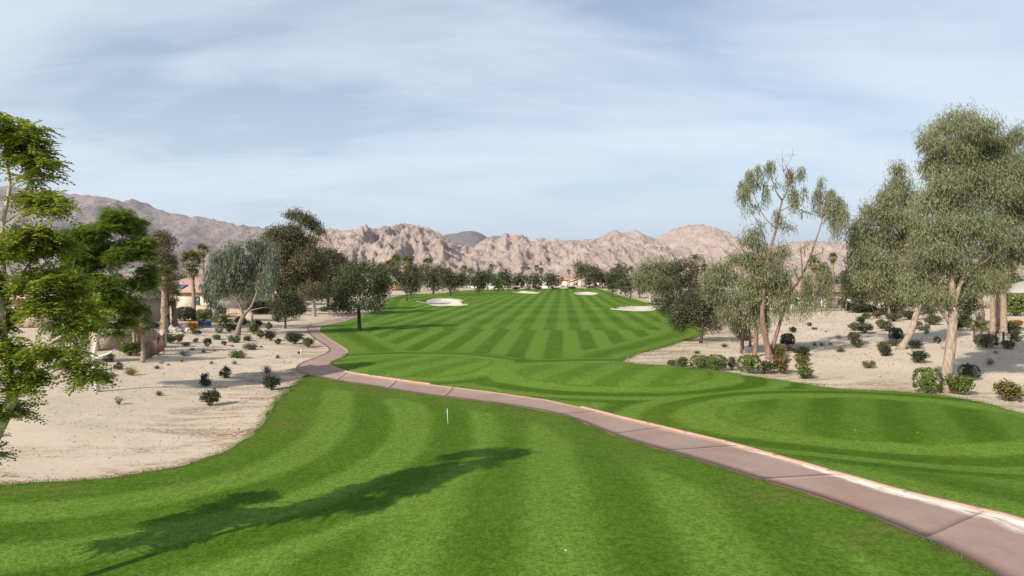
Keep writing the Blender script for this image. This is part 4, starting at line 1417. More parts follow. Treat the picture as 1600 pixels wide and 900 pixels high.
G = 'trees lining the far fairway'
for i, (bx, by, ty, wp, st, lf, bk, tp, shp, lab) in enumerate([
    (636, 471, 411, 48, 'clump', 'olive', 'dark', 12, 'round', 'dark olive tree standing just left of the two-lobed bunker'),
    (677, 459, 415, 46, 'clump', 'olive', 'dark', 8, 'round', 'wide dark olive tree directly behind the two-lobed bunker'),
    (704, 462, 421, 44, 'clump', 'olive', 'dark', 10, 'round', 'dark tree with a slanting trunk behind the right end of the two-lobed bunker'),
    (602, 466, 412, 40, 'clump', 'mesq', 'dark', 8, 'round', 'green tree behind the right side of the lone mesquite'),
    (655, 457, 412, 30, 'clump', 'sage', 'grey', 7, 'tall', 'brownish tree rising behind the trees at the two-lobed bunker'),
    (748, 459, 424, 36, 'clump', 'olive', 'dark', 7, 'round', 'dark round tree with a split trunk left of the small yellow-green tree'),
    (762, 453, 419, 26, 'clump', 'dark', 'dark', 5, 'tall', 'dark narrow tree left of the back bunker, behind the round one'),
    (786, 453, 421, 34, 'clump', 'mesq', 'dark', 5, 'round', 'broad green tree directly behind the small yellow-green tree'),
    (779, 458.5, 437, 17, 'clump', 'hedge', 'white', 6, 'round', 'small yellow-green tree on a white trunk left of the back bunker'),
    (814, 452.5, 426, 20, 'clump', 'olive', 'grey', 5, 'round', 'dark tree in front of the left end of the white arched pavilion'),
    (835, 452.5, 427, 22, 'clump', 'olive', 'dark', 5, 'round', 'dark tree in front of the right end of the white arched pavilion'),
    (860, 454, 427, 26, 'clump', 'olive', 'dark', 6, 'round', 'dark tree between the red shrubs and the arcaded house'),
    (909, 450, 409, 26, 'euc', 'euc', 'grey', 14, 'tall', 'brown eucalyptus in front of the gabled beige house'),
    (930, 451, 415, 28, 'euc', 'olive', 'dark', 7, 'tall', 'dark eucalyptus just right of the gabled beige house'),
    (942, 450, 425, 26, 'clump', 'olive', 'dark', 5, 'round', 'low dark tree right of the dark eucalyptus by the gabled house'),
    (957, 463.5, 421, 36, 'clump', 'olive', 'dark', 8, 'round', 'dark tree at the right rim of the fairway above the wedge bunker, left of three'),
    (970, 460, 414, 28, 'euc', 'olive', 'dark', 7, 'tall', 'taller dark tree rising above the three at the right fairway rim'),
    (985, 466, 430, 32, 'clump', 'mesq', 'dark', 8, 'round', 'middle dark tree of three at the right fairway rim'),
    (999, 465, 434, 24, 'clump', 'dark', 'dark', 6, 'round', 'rightmost dark tree of three, beside the pale drooping tree'),
    (1046, 480, 411, 34, 'weep', 'willow', 'grey', 8, 'round', 'grey-green drooping tree between the white-trunked one and the big dark tree'),
    (1112, 478, 412, 34, 'euc', 'sage', 'grey', 8, 'round', 'dusty olive tree behind the gap right of the big dark tree'),
    (722, 450, 428, 22, 'clump', 'mesq', 'grey', 4, 'round', 'small green tree under the pair of palms left of centre'),
    (540, 478, 418, 26, 'euc', 'mesq', 'grey', 8, 'tall', 'green tree behind the left side of the lone mesquite'),
    (1322, 486, 420, 22, 'euc', 'euc', 'grey', 9, 'tall', 'narrow brown-green tree at the right end of the white house'),
    (1512, 512, 455, 40, 'clump', 'olive', 'dark', 10, 'round', 'dark bushy tree behind the right of the huge eucalyptus trunk'),
    (1455, 500, 462, 36, 'clump', 'sage', 'grey', 6, 'round', 'dusty tree behind the huge eucalyptus, left of its trunk'),
    (1160, 545, 500, 30, 'clump', 'dark', 'dark', 12, 'round', 'dark low tree in the shade behind the red trunks'),
    (330, 500, 415, 34, 'weep', 'willow_cool', 'grey', 10, 'tall', 'pale tree behind the left side of the silver-green drooping tree'),
    (440, 484, 445, 30, 'clump', 'dark', 'dark', 6, 'round', 'dark tree in the gardens behind the small round olive tree'),
    (590, 462, 428, 26, 'clump', 'dark', 'dark', 5, 'round', 'dark low tree beyond the sand behind the lone mesquite'),
    (216, 550, 452, 56, 'clump', 'mesq', 'grey', 16, 'round', 'leafy green tree over the tan wall left of the spiky cycad'),
    (118, 566, 452, 80, 'clump', 'mesq', 'grey', 18, 'round', 'leafy green tree behind the near feathery tree, hiding the beige house'),
    (458, 482, 436, 36, 'clump', 'mesq', 'grey', 7, 'round', 'green garden tree behind the foot of the tallest eucalyptus'),
    (290, 486, 452, 30, 'clump', 'dark', 'dark', 6, 'round', 'dark garden tree behind the short orange-brown palm'),
    (1432, 492, 440, 40, 'clump', 'mesq', 'grey', 7, 'round', 'green garden tree right of the parked white car'),
    (1490, 498, 452, 36, 'clump', 'dark', 'dark', 8, 'round', 'dark garden tree directly behind the huge trunk fork'),
    (1368, 484, 440, 24, 'clump', 'olive', 'dark', 6, 'round', 'dark tree behind the dark red bougainvillea'),
]):
    far_tree({'weep': 'weeping_tree', 'euc': 'eucalyptus_tree', 'clump': 'shade_tree'}[st], lab, (bx, by), ty, wp, st, lf, bk, G, i, tp, shp, dens=1.25)
# trees closing the view behind the houses at the far end
rs = np.random.default_rng(44)
xs_b = [560, 585, 628, 652, 690, 718, 738, 772, 800, 818, 848, 872, 925, 948, 966, 990, 1028, 1060, 1090, 1130]
wood_lv = Leaves()
for xb in xs_b:
    b = gp(xb, 447.5)
    r_ = rs.uniform(2.5, 4.5)
    for _ in range(4):
        fill(wood_lv, 'clump', np.array((b[0] + rs.normal(0, 3), b[1] + rs.normal(0, 4), b[2] + rs.uniform(1.5, 4))), (r_, r_, 2.0), 430, 0.8, 0.5)
for _ in range(110):
    sd_ = rs.choice((-1, 1))
    yy = rs.uniform(150, 470)
    xx = sd_ * (yy * 0.30 + rs.uniform(18, 230))
    r_ = rs.uniform(2.5, 4.5)
    for _k in range(2):
        fill(wood_lv, 'clump', np.array((xx + rs.normal(0, 2), yy + rs.normal(0, 2), hz(xx, yy) + rs.uniform(1.8, 4.2))), (r_, r_, 2.4), 430, 0.8, 0.5)
tag(obj('distant_trees', wood_lv.mesh('distant_trees', LEAF['olive'])), 'band of dark distant trees behind the houses at the far end', 'trees', kind='stuff')



# ------------------------------------------------------------------ palms
def fan_frond(n_seg=13, R=0.85, stem=0.75):
    lv = Leaves()
    an = np.linspace(-1.75, 1.75, n_seg)
    h = np.array((1.0, 0, 0.0))
    k = len(an)
    ax = np.stack([np.cos(an), np.sin(an), -0.18 - 0.12 * np.abs(an)], -1)
    ax = unit(ax)
    sd = unit(np.cross(ax, np.array((0, 0, 1.0))))
    hub = np.array((stem, 0, 0.0))
    LL = R * (1 - 0.12 * np.abs(an))
    lv.add(hub + ax * (LL * 0.5)[:, None], ax, sd, LL, 0.17, 0.5 + RNG.normal(0, 0.25, k))
    tip = hub + ax * (LL * 0.92)[:, None]
    ax2 = unit(ax * 0.6 + np.array((0, 0, -0.8)))
    lv.add(tip + ax2 * 0.14, ax2, sd, 0.32, 0.07, 0.45 + RNG.normal(0, 0.2, k))
    lv.add(np.array([h * stem * 0.5] * 2), np.array([h] * 2), np.array([(0, 1.0, 0), (0, 0, 1.0)]), stem * 1.1, 0.06, 0.75)
    return lv


def feather_frond(L=2.3, n=22):
    lv = Leaves()
    f_ = np.linspace(0.06, 1, n)
    p = np.stack([L * f_ * (1 - 0.12 * f_), 0 * f_, 0.55 * L * f_ - 0.85 * L * f_ ** 2], -1)
    tan = unit(np.gradient(p, axis=0))
    for s in (-1, 1):
        ax = unit(np.array((0, s, 0)) * 0.9 + tan * 0.75 + np.array((0, 0, 0.12)))
        ln = 0.48 * (1 - 0.55 * np.abs(f_ - 0.4))
        sd = unit(np.cross(ax, np.array((0, 0, 1.0)) + 0.3 * RNG.normal(size=(n, 3))))
        lv.add(p + ax * (ln * 0.5)[:, None], ax, sd, ln, 0.075, 0.5 + RNG.normal(0, 0.25, n))
    for sdv in ((0, 1.0, 0), (0, 0, 1.0)):
        lv.add((p[:-1] + p[1:]) / 2, tan[:-1], np.broadcast_to(np.array(sdv), (n - 1, 3)), L / n * 1.5, 0.06, 0.8)
    return lv


FAN = [fan_frond() for _ in range(3)]
FEA = [feather_frond() for _ in range(3)]
FR_ME = {}
for nm, arr in (('fan', FAN), ('feather', FEA)):
    for lf in ('palm', 'palm_dark', 'dead'):
        FR_ME[nm, lf] = [a.mesh('frond', LEAF[lf]) for a in arr]


def rotz(a):
    c_, s_ = math.cos(a), math.sin(a)
    return np.array(((c_, -s_, 0), (s_, c_, 0), (0, 0, 1)))


def roty(a):
    c_, s_ = math.cos(a), math.sin(a)
    return np.array(((c_, 0, s_), (0, 1, 0), (-s_, 0, c_)))


def palm(label, base_px, crown_y, crown_w, kind='fan', leaf='palm', trunk_r=0.22, fronds=26, lean=0.0, skirt=10, parts=True, group=None, base=None, shag=0.0):
    b = gp(*base_px) if base is None else np.array(base, float)
    Y = b[1]
    top = WP(base_px[0] + lean, crown_y, Y)
    H = top[2] - b[2]
    sc = crown_w / 2 * Y / F / (1.55 if kind == 'fan' else 2.1)
    root = start_tree('palm_tree', label, 'palm tree', b, group)
    mb = MB()
    n = max(8, int(H / 0.45))
    pts, rad = [], []
    for i in range(n + 1):
        f_ = i / n
        pts.append((lean * Y / F * f_ ** 1.4 + 0.04 * math.sin(f_ * 5), 0.03 * math.sin(f_ * 4), -0.15 + (H + 0.15) * f_))
        rad.append(trunk_r * (1.0 + 0.5 * math.exp(-f_ * H / 0.5) - 0.22 * f_) * (1.0 + 0.05 * ((i % 2) * 2 - 1) + shag * RNG.uniform(-0.3, 0.6)))
    mb.tube(pts, rad, 9, wob=0.04 + shag * 0.3, rng=RNG)
    tr = mb.build('trunk', BARK['palm'], root, False)
    if shag:
        lv = Leaves()
        k = int(90 * H / 4)
        an = RNG.uniform(0, 2 * math.pi, k)
        z_ = RNG.uniform(0.2, H * 0.97, k)
        p = np.stack([np.cos(an) * trunk_r * 1.05, np.sin(an) * trunk_r * 1.05, z_], -1)
        ax = unit(np.stack([np.cos(an) * 0.6, np.sin(an) * 0.6, RNG.uniform(0.3, 1, k)], -1))
        lv.add(p + ax * 0.1, ax, unit(np.cross(ax, np.array((0, 0, 1.0)))), 0.34, 0.13, 0.5 + RNG.normal(0, 0.3, k))
        tag(obj('leaf_stubs', lv.mesh('leaf_stubs', LEAF['dead']), root), kind='stuff')
    hub = np.array(pts[-1])
    joined = None if parts else Leaves()
    for i in range(fronds + skirt):
        dead = i >= fronds
        f_ = i / max(1, fronds)
        az = i * 2.39996 + RNG.normal(0, 0.15)
        if not dead:
            el = math.radians(78 - 105 * f_ + RNG.normal(0, 6)) if kind == 'fan' else math.radians(40 - 70 * f_ + RNG.normal(0, 6))
        else:
            el = math.radians(RNG.uniform(-85, -60))
        s_ = sc * RNG.uniform(0.85, 1.1)
        R_ = rotz(az) @ roty(-el)
        dz = -0.35 * sc * (RNG.random() if dead else f_ * 0.5)
        q_ = (FAN if kind == 'fan' else FEA)[i % 3]
        if parts:
            o = bpy.data.objects.new('frond', FR_ME[kind, 'dead' if dead else leaf][i % 3])
            o.location = tuple(hub + np.array((0, 0, dz)))
            o.rotation_euler = (0, -el, az)
            o.scale = (s_, s_, s_)
            link(o, root)
        else:
            for qq, t_, o_ in zip(q_.q, q_.t, q_.o):
                joined.q.append((qq.reshape(-1, 3) @ R_.T * s_ + hub + np.array((0, 0, dz))).reshape(-1, 4, 3))
                joined.t.append(t_ * (0.4 if dead else 1))
                joined.o.append(np.full(len(t_), 0.99 if dead else 0.5))
    if not parts:
        obj('crown', joined.mesh('crown', LEAF[leaf]), root)
    return root


GP_ = 'palms in the gardens'
palm('tall slender palm with a full green crown in front of the pink-roofed house', (303, 501), 408, 44, 'fan', 'palm', 0.27, 30, -2, 10)
palm('farther palm with a small crown right of the tall slender one', (318, 486), 391, 24, 'fan', 'palm', 0.24, 24, 0, 8, True)
palm('short palm with an orange-brown trunk left of the orange shrub', (273, 509), 462, 34, 'fan', 'palm', 0.30, 22, -3, 6, shag=0.25)
palm('thick shaggy-trunked palm left of the short orange-brown one', (256, 520), 432, 40, 'fan', 'palm', 0.36, 24, 2, 16, shag=0.45)
palm('thin palm behind the metal fence, nearest its left end', (223, 566), 505, 36, 'fan', 'palm', 0.15, 22, -1, 6)
palm('thin dark palm behind the metal fence beside the tan wall', (209, 556), 500, 34, 'fan', 'palm_dark', 0.14, 22, 1, 6)
palm('palm with a straight pink trunk behind the silver-green tree, left of two', (381, 486), 437, 30, 'fan', 'palm_dark', 0.2, 20, -1, 8, False)
palm('palm with a straight pink trunk behind the silver-green tree, right of two', (410, 484), 428, 30, 'fan', 'palm_dark', 0.24, 20, 0, 8, False)
palm('pink-trunked palm just left of the small round olive tree', (427, 484), 436, 30, 'fan', 'palm_dark', 0.24, 20, 0, 8, False)
palm('pale-trunked palm in the shade of the silver-green tree crown', (395, 482), 440, 26, 'fan', 'palm_dark', 0.2, 20, 0, 8, False)
Y_ = 'palms standing beyond the left trees'
for (x, by, cy, w_, lab) in [(609, 455, 416, 24, 'leftmost palm of the cluster behind the lone mesquite'), (619, 454, 409, 26, 'second palm of the cluster behind the lone mesquite, tallest of it'), (637, 453, 411, 26, 'palm rising behind the tree at the left of the two-lobed bunker'),
                             (668, 453, 412, 22, 'palm behind the wide olive tree at the two-lobed bunker'), (725, 451, 421, 17, 'taller palm of the pair left of centre'), (735, 451, 424, 12, 'shorter palm of the pair left of centre'), (595, 456, 420, 22, 'palm just above the right shoulder of the lone mesquite'),
                             (768, 449, 416, 9, 'tiny lone palm left of the broad green tree'), (817, 449, 420, 9, 'tiny palm over the white arched pavilion'), (838, 449, 418, 10, 'tiny palm over the red shrubs, left of two'), (845.5, 449, 422, 11, 'tiny palm over the red shrubs, right of two'),
                             (889, 449, 424, 8, 'tiny palm above the roof of the arcaded house'), (878, 450, 436, 9, 'small low palm right of the dark tree by the arcaded house'), (956, 452, 424, 11, 'palm poking out above the trees at the right fairway rim, left of two'), (986, 452, 420, 10, 'palm poking out above the trees at the right fairway rim, right of two')]:
    palm(lab, (x, by), cy, w_, 'fan', 'palm', 0.26, 22, 0, 8, False, Y_)
palm('feather palm rising above the big dark tree at right', (1086, 476), 404, 30, 'feather', 'palm', 0.3, 26, 0, 0, True)
palm('small fan palm right of the feather palm above the big dark tree', (1101, 474), 418, 15, 'fan', 'palm', 0.22, 22, 0, 6, False)
palm('fan palm partly behind the streamers at the left end of the white house', (1272, 488), 412, 26, 'fan', 'palm', 0.24, 22, 0, 8, False)
palm('fan palm showing between the weeping tree and the bushy olive-green tree', (1301, 486), 402, 20, 'fan', 'palm', 0.2, 22, 0, 8, False)
palm('left of the three tall bare palm trunks at the right', (1551, 522), 430, 50, 'fan', 'palm', 0.26, 26, -1, 8)
palm('middle of the three tall bare palm trunks at the right', (1558.5, 519), 436, 40, 'fan', 'palm_dark', 0.2, 24, 0, 8)
palm('right and palest of the three tall bare palm trunks at the right', (1568, 524), 426, 54, 'fan', 'palm', 0.3, 26, -2, 8)
palm('dark stout palm trunk left of the three bare ones at the right', (1531, 508), 440, 44, 'fan', 'palm_dark', 0.42, 24, -2, 10, shag=0.3)
for lab, px_, w_, h_, lf in [('low clump of fan palms beside the bright hedge in the left garden', (352, 507), 46, 14, 'palm'), ('low feathery palm clump in front of the dark fence at right', (1530, 516), 44, 12, 'palm'),
                             ('dark spiky cycad by the tan wall and metal fence', (241, 531), 34, 14, 'palm_dark')]:
    palm(lab, px_, px_[1] - h_ * 0.45, w_, 'feather', lf, 0.2, 30, 0, 0, True)


# ------------------------------------------------------------------ shrubs, agaves, tufts
def shrub_mesh(kind, leaf, seed):
    global RNG
    keep, RNG = RNG, np.random.default_rng(seed)
    lv = Leaves()
    if kind == 'round':
        for _ in range(9):
            d = rand_dir(1)[0]
            leaf_clumps(lv, (d[0] * 0.2, d[1] * 0.2, 0.5 + d[2] * 0.16), (0.30, 0.30, 0.32), 34, 6, 0.10, 0.055, 0.04, 0.3, 0.5 + RNG.normal(0, 0.1), 0.4)
    elif kind == 'clipped':
        n = 420
        d = rand_dir(n)
        d[:, 2] = np.abs(d[:, 2]) * 1.6 - 0.6
        p = unit(np.sign(d) * np.abs(d) ** 0.62) * 0.5
        p = p / np.maximum(np.abs(p).max(1, keepdims=True) / 0.46, 0.92)
        p *= (1 + 0.10 * (fbm(p[:, 0] * 6 + seed, p[:, 1] * 6 + p[:, 2] * 5, 2)))[:, None]
        p[:, 2] = p[:, 2] + 0.5
        per = 5
        cc = np.repeat(p, per, 0) + RNG.normal(0, 0.035, (n * per, 3))
        nn = unit(np.repeat(unit(p - (0, 0, 0.5)), per, 0) + rand_dir(n * per) * 0.8)
        ax = unit(np.cross(nn, rand_dir(n * per)))
        lv.add(cc, ax, np.cross(nn, ax), 0.085, 0.05, np.repeat(0.5 + RNG.normal(0, 0.16, n), per) + RNG.normal(0, 0.2, n * per))
        leaf_clumps(lv, (0, 0, 0.48), (0.40, 0.40, 0.40), 110, 6, 0.1, 0.06, 0.05, 0.2, 0.3, 0.3)
    elif kind == 'loose':
        for _ in range(13):
            d = rand_dir(1)[0]
            leaf_clumps(lv, (d[0] * 0.32, d[1] * 0.32, 0.42 + d[2] * 0.3), (0.17, 0.17, 0.2), 15, 6, 0.11, 0.05, 0.05, 0.3, 0.5 + RNG.normal(0, 0.14), 0.5)
    elif kind == 'agave':
        n = 26
        az = np.arange(n) * 2.4
        el = np.radians(np.linspace(80, 12, n))
        L = 0.52 + 0.16 * np.sin(np.linspace(0.5, 3, n))
        ax = np.stack([np.cos(az) * np.cos(el), np.sin(az) * np.cos(el), np.sin(el)], -1)
        sd0 = unit(np.cross(ax, np.array((0, 0, 1.0))))
        nr = np.cross(sd0, ax)
        for s in (-1, 1):
            sd = unit(sd0 + nr * 0.55 * s)
            lv.add(np.array((0, 0, 0.06)) + ax * (L * 0.5)[:, None] + sd0 * 0.018 * s, ax, sd, L, 0.085, 0.5 + RNG.normal(0, 0.22, n))
    elif kind in ('tuft', 'yucca'):
        n = 210 if kind == 'tuft' else 130
        az = RNG.uniform(0, 2 * math.pi, n)
        el = np.radians(RNG.uniform(22, 88, n))
        L = RNG.uniform(0.45, 0.8, n)
        ax = np.stack([np.cos(az) * np.cos(el), np.sin(az) * np.cos(el), np.sin(el)], -1)
        sd = unit(np.cross(ax, rand_dir(n)))
        lv.add(ax * (L * 0.5)[:, None] + np.stack([np.cos(az) * 0.06, np.sin(az) * 0.06, 0 * az], -1), ax, sd, L, 0.028 if kind == 'tuft' else 0.035, 0.5 + RNG.normal(0, 0.25, n), bend=0.1)
    elif kind == 'mound':
        for _ in range(10):
            a_ = RNG.uniform(0, 2 * math.pi)
            leaf_clumps(lv, (math.cos(a_) * 0.24, math.sin(a_) * 0.24, 0.42), (0.26, 0.26, 0.44), 24, 6, 0.09, 0.05, 0.035, 0.4, 0.5 + RNG.normal(0, 0.12), 0.4)
    me = lv.mesh('foliage', LEAF[leaf])
    RNG = keep
    return me


def stem_mesh(seed):
    r = np.random.default_rng(seed)
    mb = MB()
    for _ in range(6):
        e = r.normal(0, 0.2, 3)
        e[2] = r.uniform(0.35, 0.6)
        mb.tube([(0, 0, -0.05), e * 0.5 + r.normal(0, 0.03, 3), e], [0.03, 0.022, 0.012], 4)
    return mb.mesh('stems', BARK['grey'])


STEM = [stem_mesh(i) for i in range(3)]
SH = {}
CATS = {'round': ('round_shrub', 'shrub'), 'clipped': ('clipped_shrub', 'shrub'), 'loose': ('loose_shrub', 'shrub'), 'mound': ('mounded_shrub', 'shrub'), 'agave': ('agave', 'agave'), 'yucca': ('yucca', 'yucca'), 'tuft': ('grass_tuft', 'grass tuft')}


def shrub(kind, leaf, px, by, w_, h_, label, group=None):
    b = gp(px, by)
    Y = b[1]
    key = (kind, leaf)
    if key not in SH:
        SH[key] = [shrub_mesh(kind, leaf, hash_ + 17 * len(SH)) for hash_ in (1, 2, 3)]
    nm, ct = CATS[kind]
    root = empty(nm, tuple(b), RNG.uniform(0, 6.28))
    s = w_ * Y / F * {'round': 1.22, 'clipped': 0.90, 'loose': 1.15, 'mound': 1.1}.get(kind, 1.0)
    # the base row is the near rim of the plant, so set the centre half a width farther back
    root.location.y += s * 0.30
    root.location.z = hz(root.location.x, root.location.y)
    root.scale = (s, s * RNG.uniform(0.9, 1.05), h_ * Y / F * {'agave': 1.35, 'round': 1.15, 'loose': 1.15, 'tuft': 1.25, 'yucca': 1.25, 'mound': 1.1}.get(kind, 1.06))
    tag(root, label, ct, group)
    obj('foliage', SH[key][int(RNG.integers(3))], root)
    if kind in ('round', 'clipped', 'loose', 'mound'):
        obj('stems', STEM[int(RNG.integers(3))], root)
    return root


GL = 'plants on the left sand'
for a in [
    ('round', 'dark', 323, 636, 29, 25, 'round dark shrub nearest the lawn on the left sand'),
    ('loose', 'dark', 319, 604, 18, 20, 'dark upright shrub, left of the pair above the nearest round one'),
    ('loose', 'dark', 349, 591, 18, 18, 'dark upright shrub, right of the pair above the nearest round one'),
    ('round', 'dark', 422, 611, 24, 23, 'dark shrub in the shade where sand, lawn and path meet'),
    ('tuft', 'green_tuft', 247, 619, 12, 13, 'small olive grass tuft between the white-trunked tree and the round shrub'),
    ('tuft', 'tuft', 201, 587, 22, 18, 'big golden grass tuft right of the white-trunked tree'),
    ('loose', 'dark', 182, 578, 14, 12, 'dark green plant behind the golden grass tuft'),
    ('yucca', 'green_tuft', 244, 577, 11, 9, 'small green spiky plant between golden tuft and yellow tuft'),
    ('agave', 'agave', 262, 572, 7, 5, 'tiny grey agave right of the small green spiky plant'),
    ('tuft', 'tuft', 283, 566, 9, 9, 'small yellow tuft just in front of the pale yucca'),
    ('yucca', 'agave', 284, 557, 22, 16, 'pale grey-green yucca near the end of the metal fence'),
    ('loose', 'dark', 322, 543, 13, 15, 'ragged dark shrub behind the pale blue agave'),
    ('agave', 'agave', 317, 552, 11, 9, 'pale blue agave in front of the ragged dark shrub'),
    ('mound', 'hedge', 336, 531, 16, 9, 'low bright green mound right of the white boulders'),
    ('loose', 'sage', 364, 536, 19, 13, 'dusty shrub at the foot of the leaning forked trunk'),
    ('loose', 'dark', 349, 540, 9, 7, 'small dark shrub left of the dusty one by the forked trunk'),
    ('mound', 'dark', 385, 533, 15, 9, 'low dark green mound right of the forked trunk'),
    ('mound', 'sage', 388, 547, 22, 11, 'wide olive mound in the open sand below the forked trunk'),
    ('mound', 'hedge', 368, 560, 24, 13, 'yellow-green mound above the small grey agave'),
    ('agave', 'agave', 365, 570, 13, 8, 'small grey agave below the yellow-green mound'),
    ('agave', 'agave', 415, 586, 22, 17, 'largest blue-grey agave, beside the shaded sand left of the path'),
    ('agave', 'sage', 433, 561, 10, 8, 'small dark agave on the bare sand left of the path bend'),
    ('tuft', 'green_tuft', 467, 553, 7, 6, 'tiny tuft beside the white stake near the path bend'),
    ('round', 'sage', 405, 529, 13, 13, 'paler shrub of the touching pair right of the low dark green mound'),
    ('round', 'dark', 420, 533, 20, 15, 'darker shrub of the touching pair right of the low dark green mound'),
    ('loose', 'dark', 433, 538, 10, 9, 'small dark shrub between the touching pair and the big dark one'),
    ('round', 'dark', 458, 538, 25, 18, 'big dark round shrub left of the path below the small tree'),
    ('round', 'sage', 480, 544, 20, 15, 'olive round shrub closest to the path bend'),
    ('round', 'sage', 418, 515, 11, 11, 'small olive shrub on the shaded sand left of the small round tree'),
    ('round', 'hedge', 394, 522, 19, 17, 'bright green shrub right of the forked trunk'),
    ('round', 'dark', 399, 511, 15, 11, 'dark shrub behind the bright green one right of the forked trunk'),
    ('loose', 'mesq', 358, 519, 16, 15, 'green shrub just left of the forked trunk'),
    ('loose', 'agave', 341, 521, 14, 12, 'pale grey wispy shrub left of the forked trunk'),
    ('loose', 'agave', 332, 504, 15, 20, 'tall grey wispy shrub between bright hedge and fan palm clump'),
    ('round', 'orange', 297, 518, 20, 16, 'orange-flowered shrub behind the white boulders'),
    ('round', 'red', 186, 531, 28, 13, 'crimson bougainvillea spilling over the tan wall at left'),
    ('round', 'hedge', 196, 557, 36, 24, 'large rounded hedge below the crimson bougainvillea'),
    ('round', 'dark', 262, 537, 20, 14, 'dark shrub below the white boulders, left of two'),
    ('round', 'bicolor', 277, 535, 16, 12, 'rusty green shrub below the white boulders, right of two'),
    ('mound', 'mesq', 288, 541, 14, 7, 'low green mound right of the two shrubs below the boulders'),
    ('loose', 'mesq', 165, 566, 20, 14, 'green shrub between the white trunk and the large rounded hedge'),
    ('clipped', 'hedge', 315, 503, 28, 18, 'bright green box hedge against the garden wall at left'),
    ('loose', 'mesq', 432, 503, 18, 14, 'green shrub on the sand behind the small round tree'),
    ('loose', 'dark', 470, 492, 14, 10, 'dark low shrub left of the tallest eucalyptus trunk'),
    ('loose', 'sage', 505, 487, 16, 9, 'dusty shrub right of the tallest eucalyptus trunk'),
    ('clipped', 'dark', 284, 502, 34, 20, 'dark shaded hedge behind the short orange-brown palm'),
    ('clipped', 'mesq', 404, 490, 40, 17, 'green hedge under the silver-green tree, behind its branches'),
    ('clipped', 'dark', 426, 492, 26, 18, 'dark hedge just left of the small round tree crown'),
    ('round', 'hedge', 420, 476, 24, 14, 'bright green shrub between the pink palm trunks'),
    ('round', 'red', 417, 481, 8, 6, 'tiny crimson flowers between the pink palm trunks'),
    ('loose', 'mesq', 462, 486, 34, 12, 'long low green shrubs behind the small round tree'),
    ('clipped', 'dark', 228, 524, 30, 20, 'dark hedge behind the spiky cycad'),
    ('round', 'mesq', 536, 484, 18, 10, 'green shrub at the sand edge behind the lone mesquite'),
    ('loose', 'dark', 375, 508, 18, 14, 'dark shrub directly behind the forked trunk'),
    ('mound', 'sage', 345, 513, 14, 8, 'dusty mound in front of the fan palm clump'),
    ('loose', 'sage', 304, 535, 10, 7, 'dusty sprig on the sand below the blue seat'),
    ('loose', 'dark', 305, 524, 14, 8, 'dark shrub in front of the blue seat'),
]:
    shrub(*a, group=GL)
GR = 'plants on the right sand'
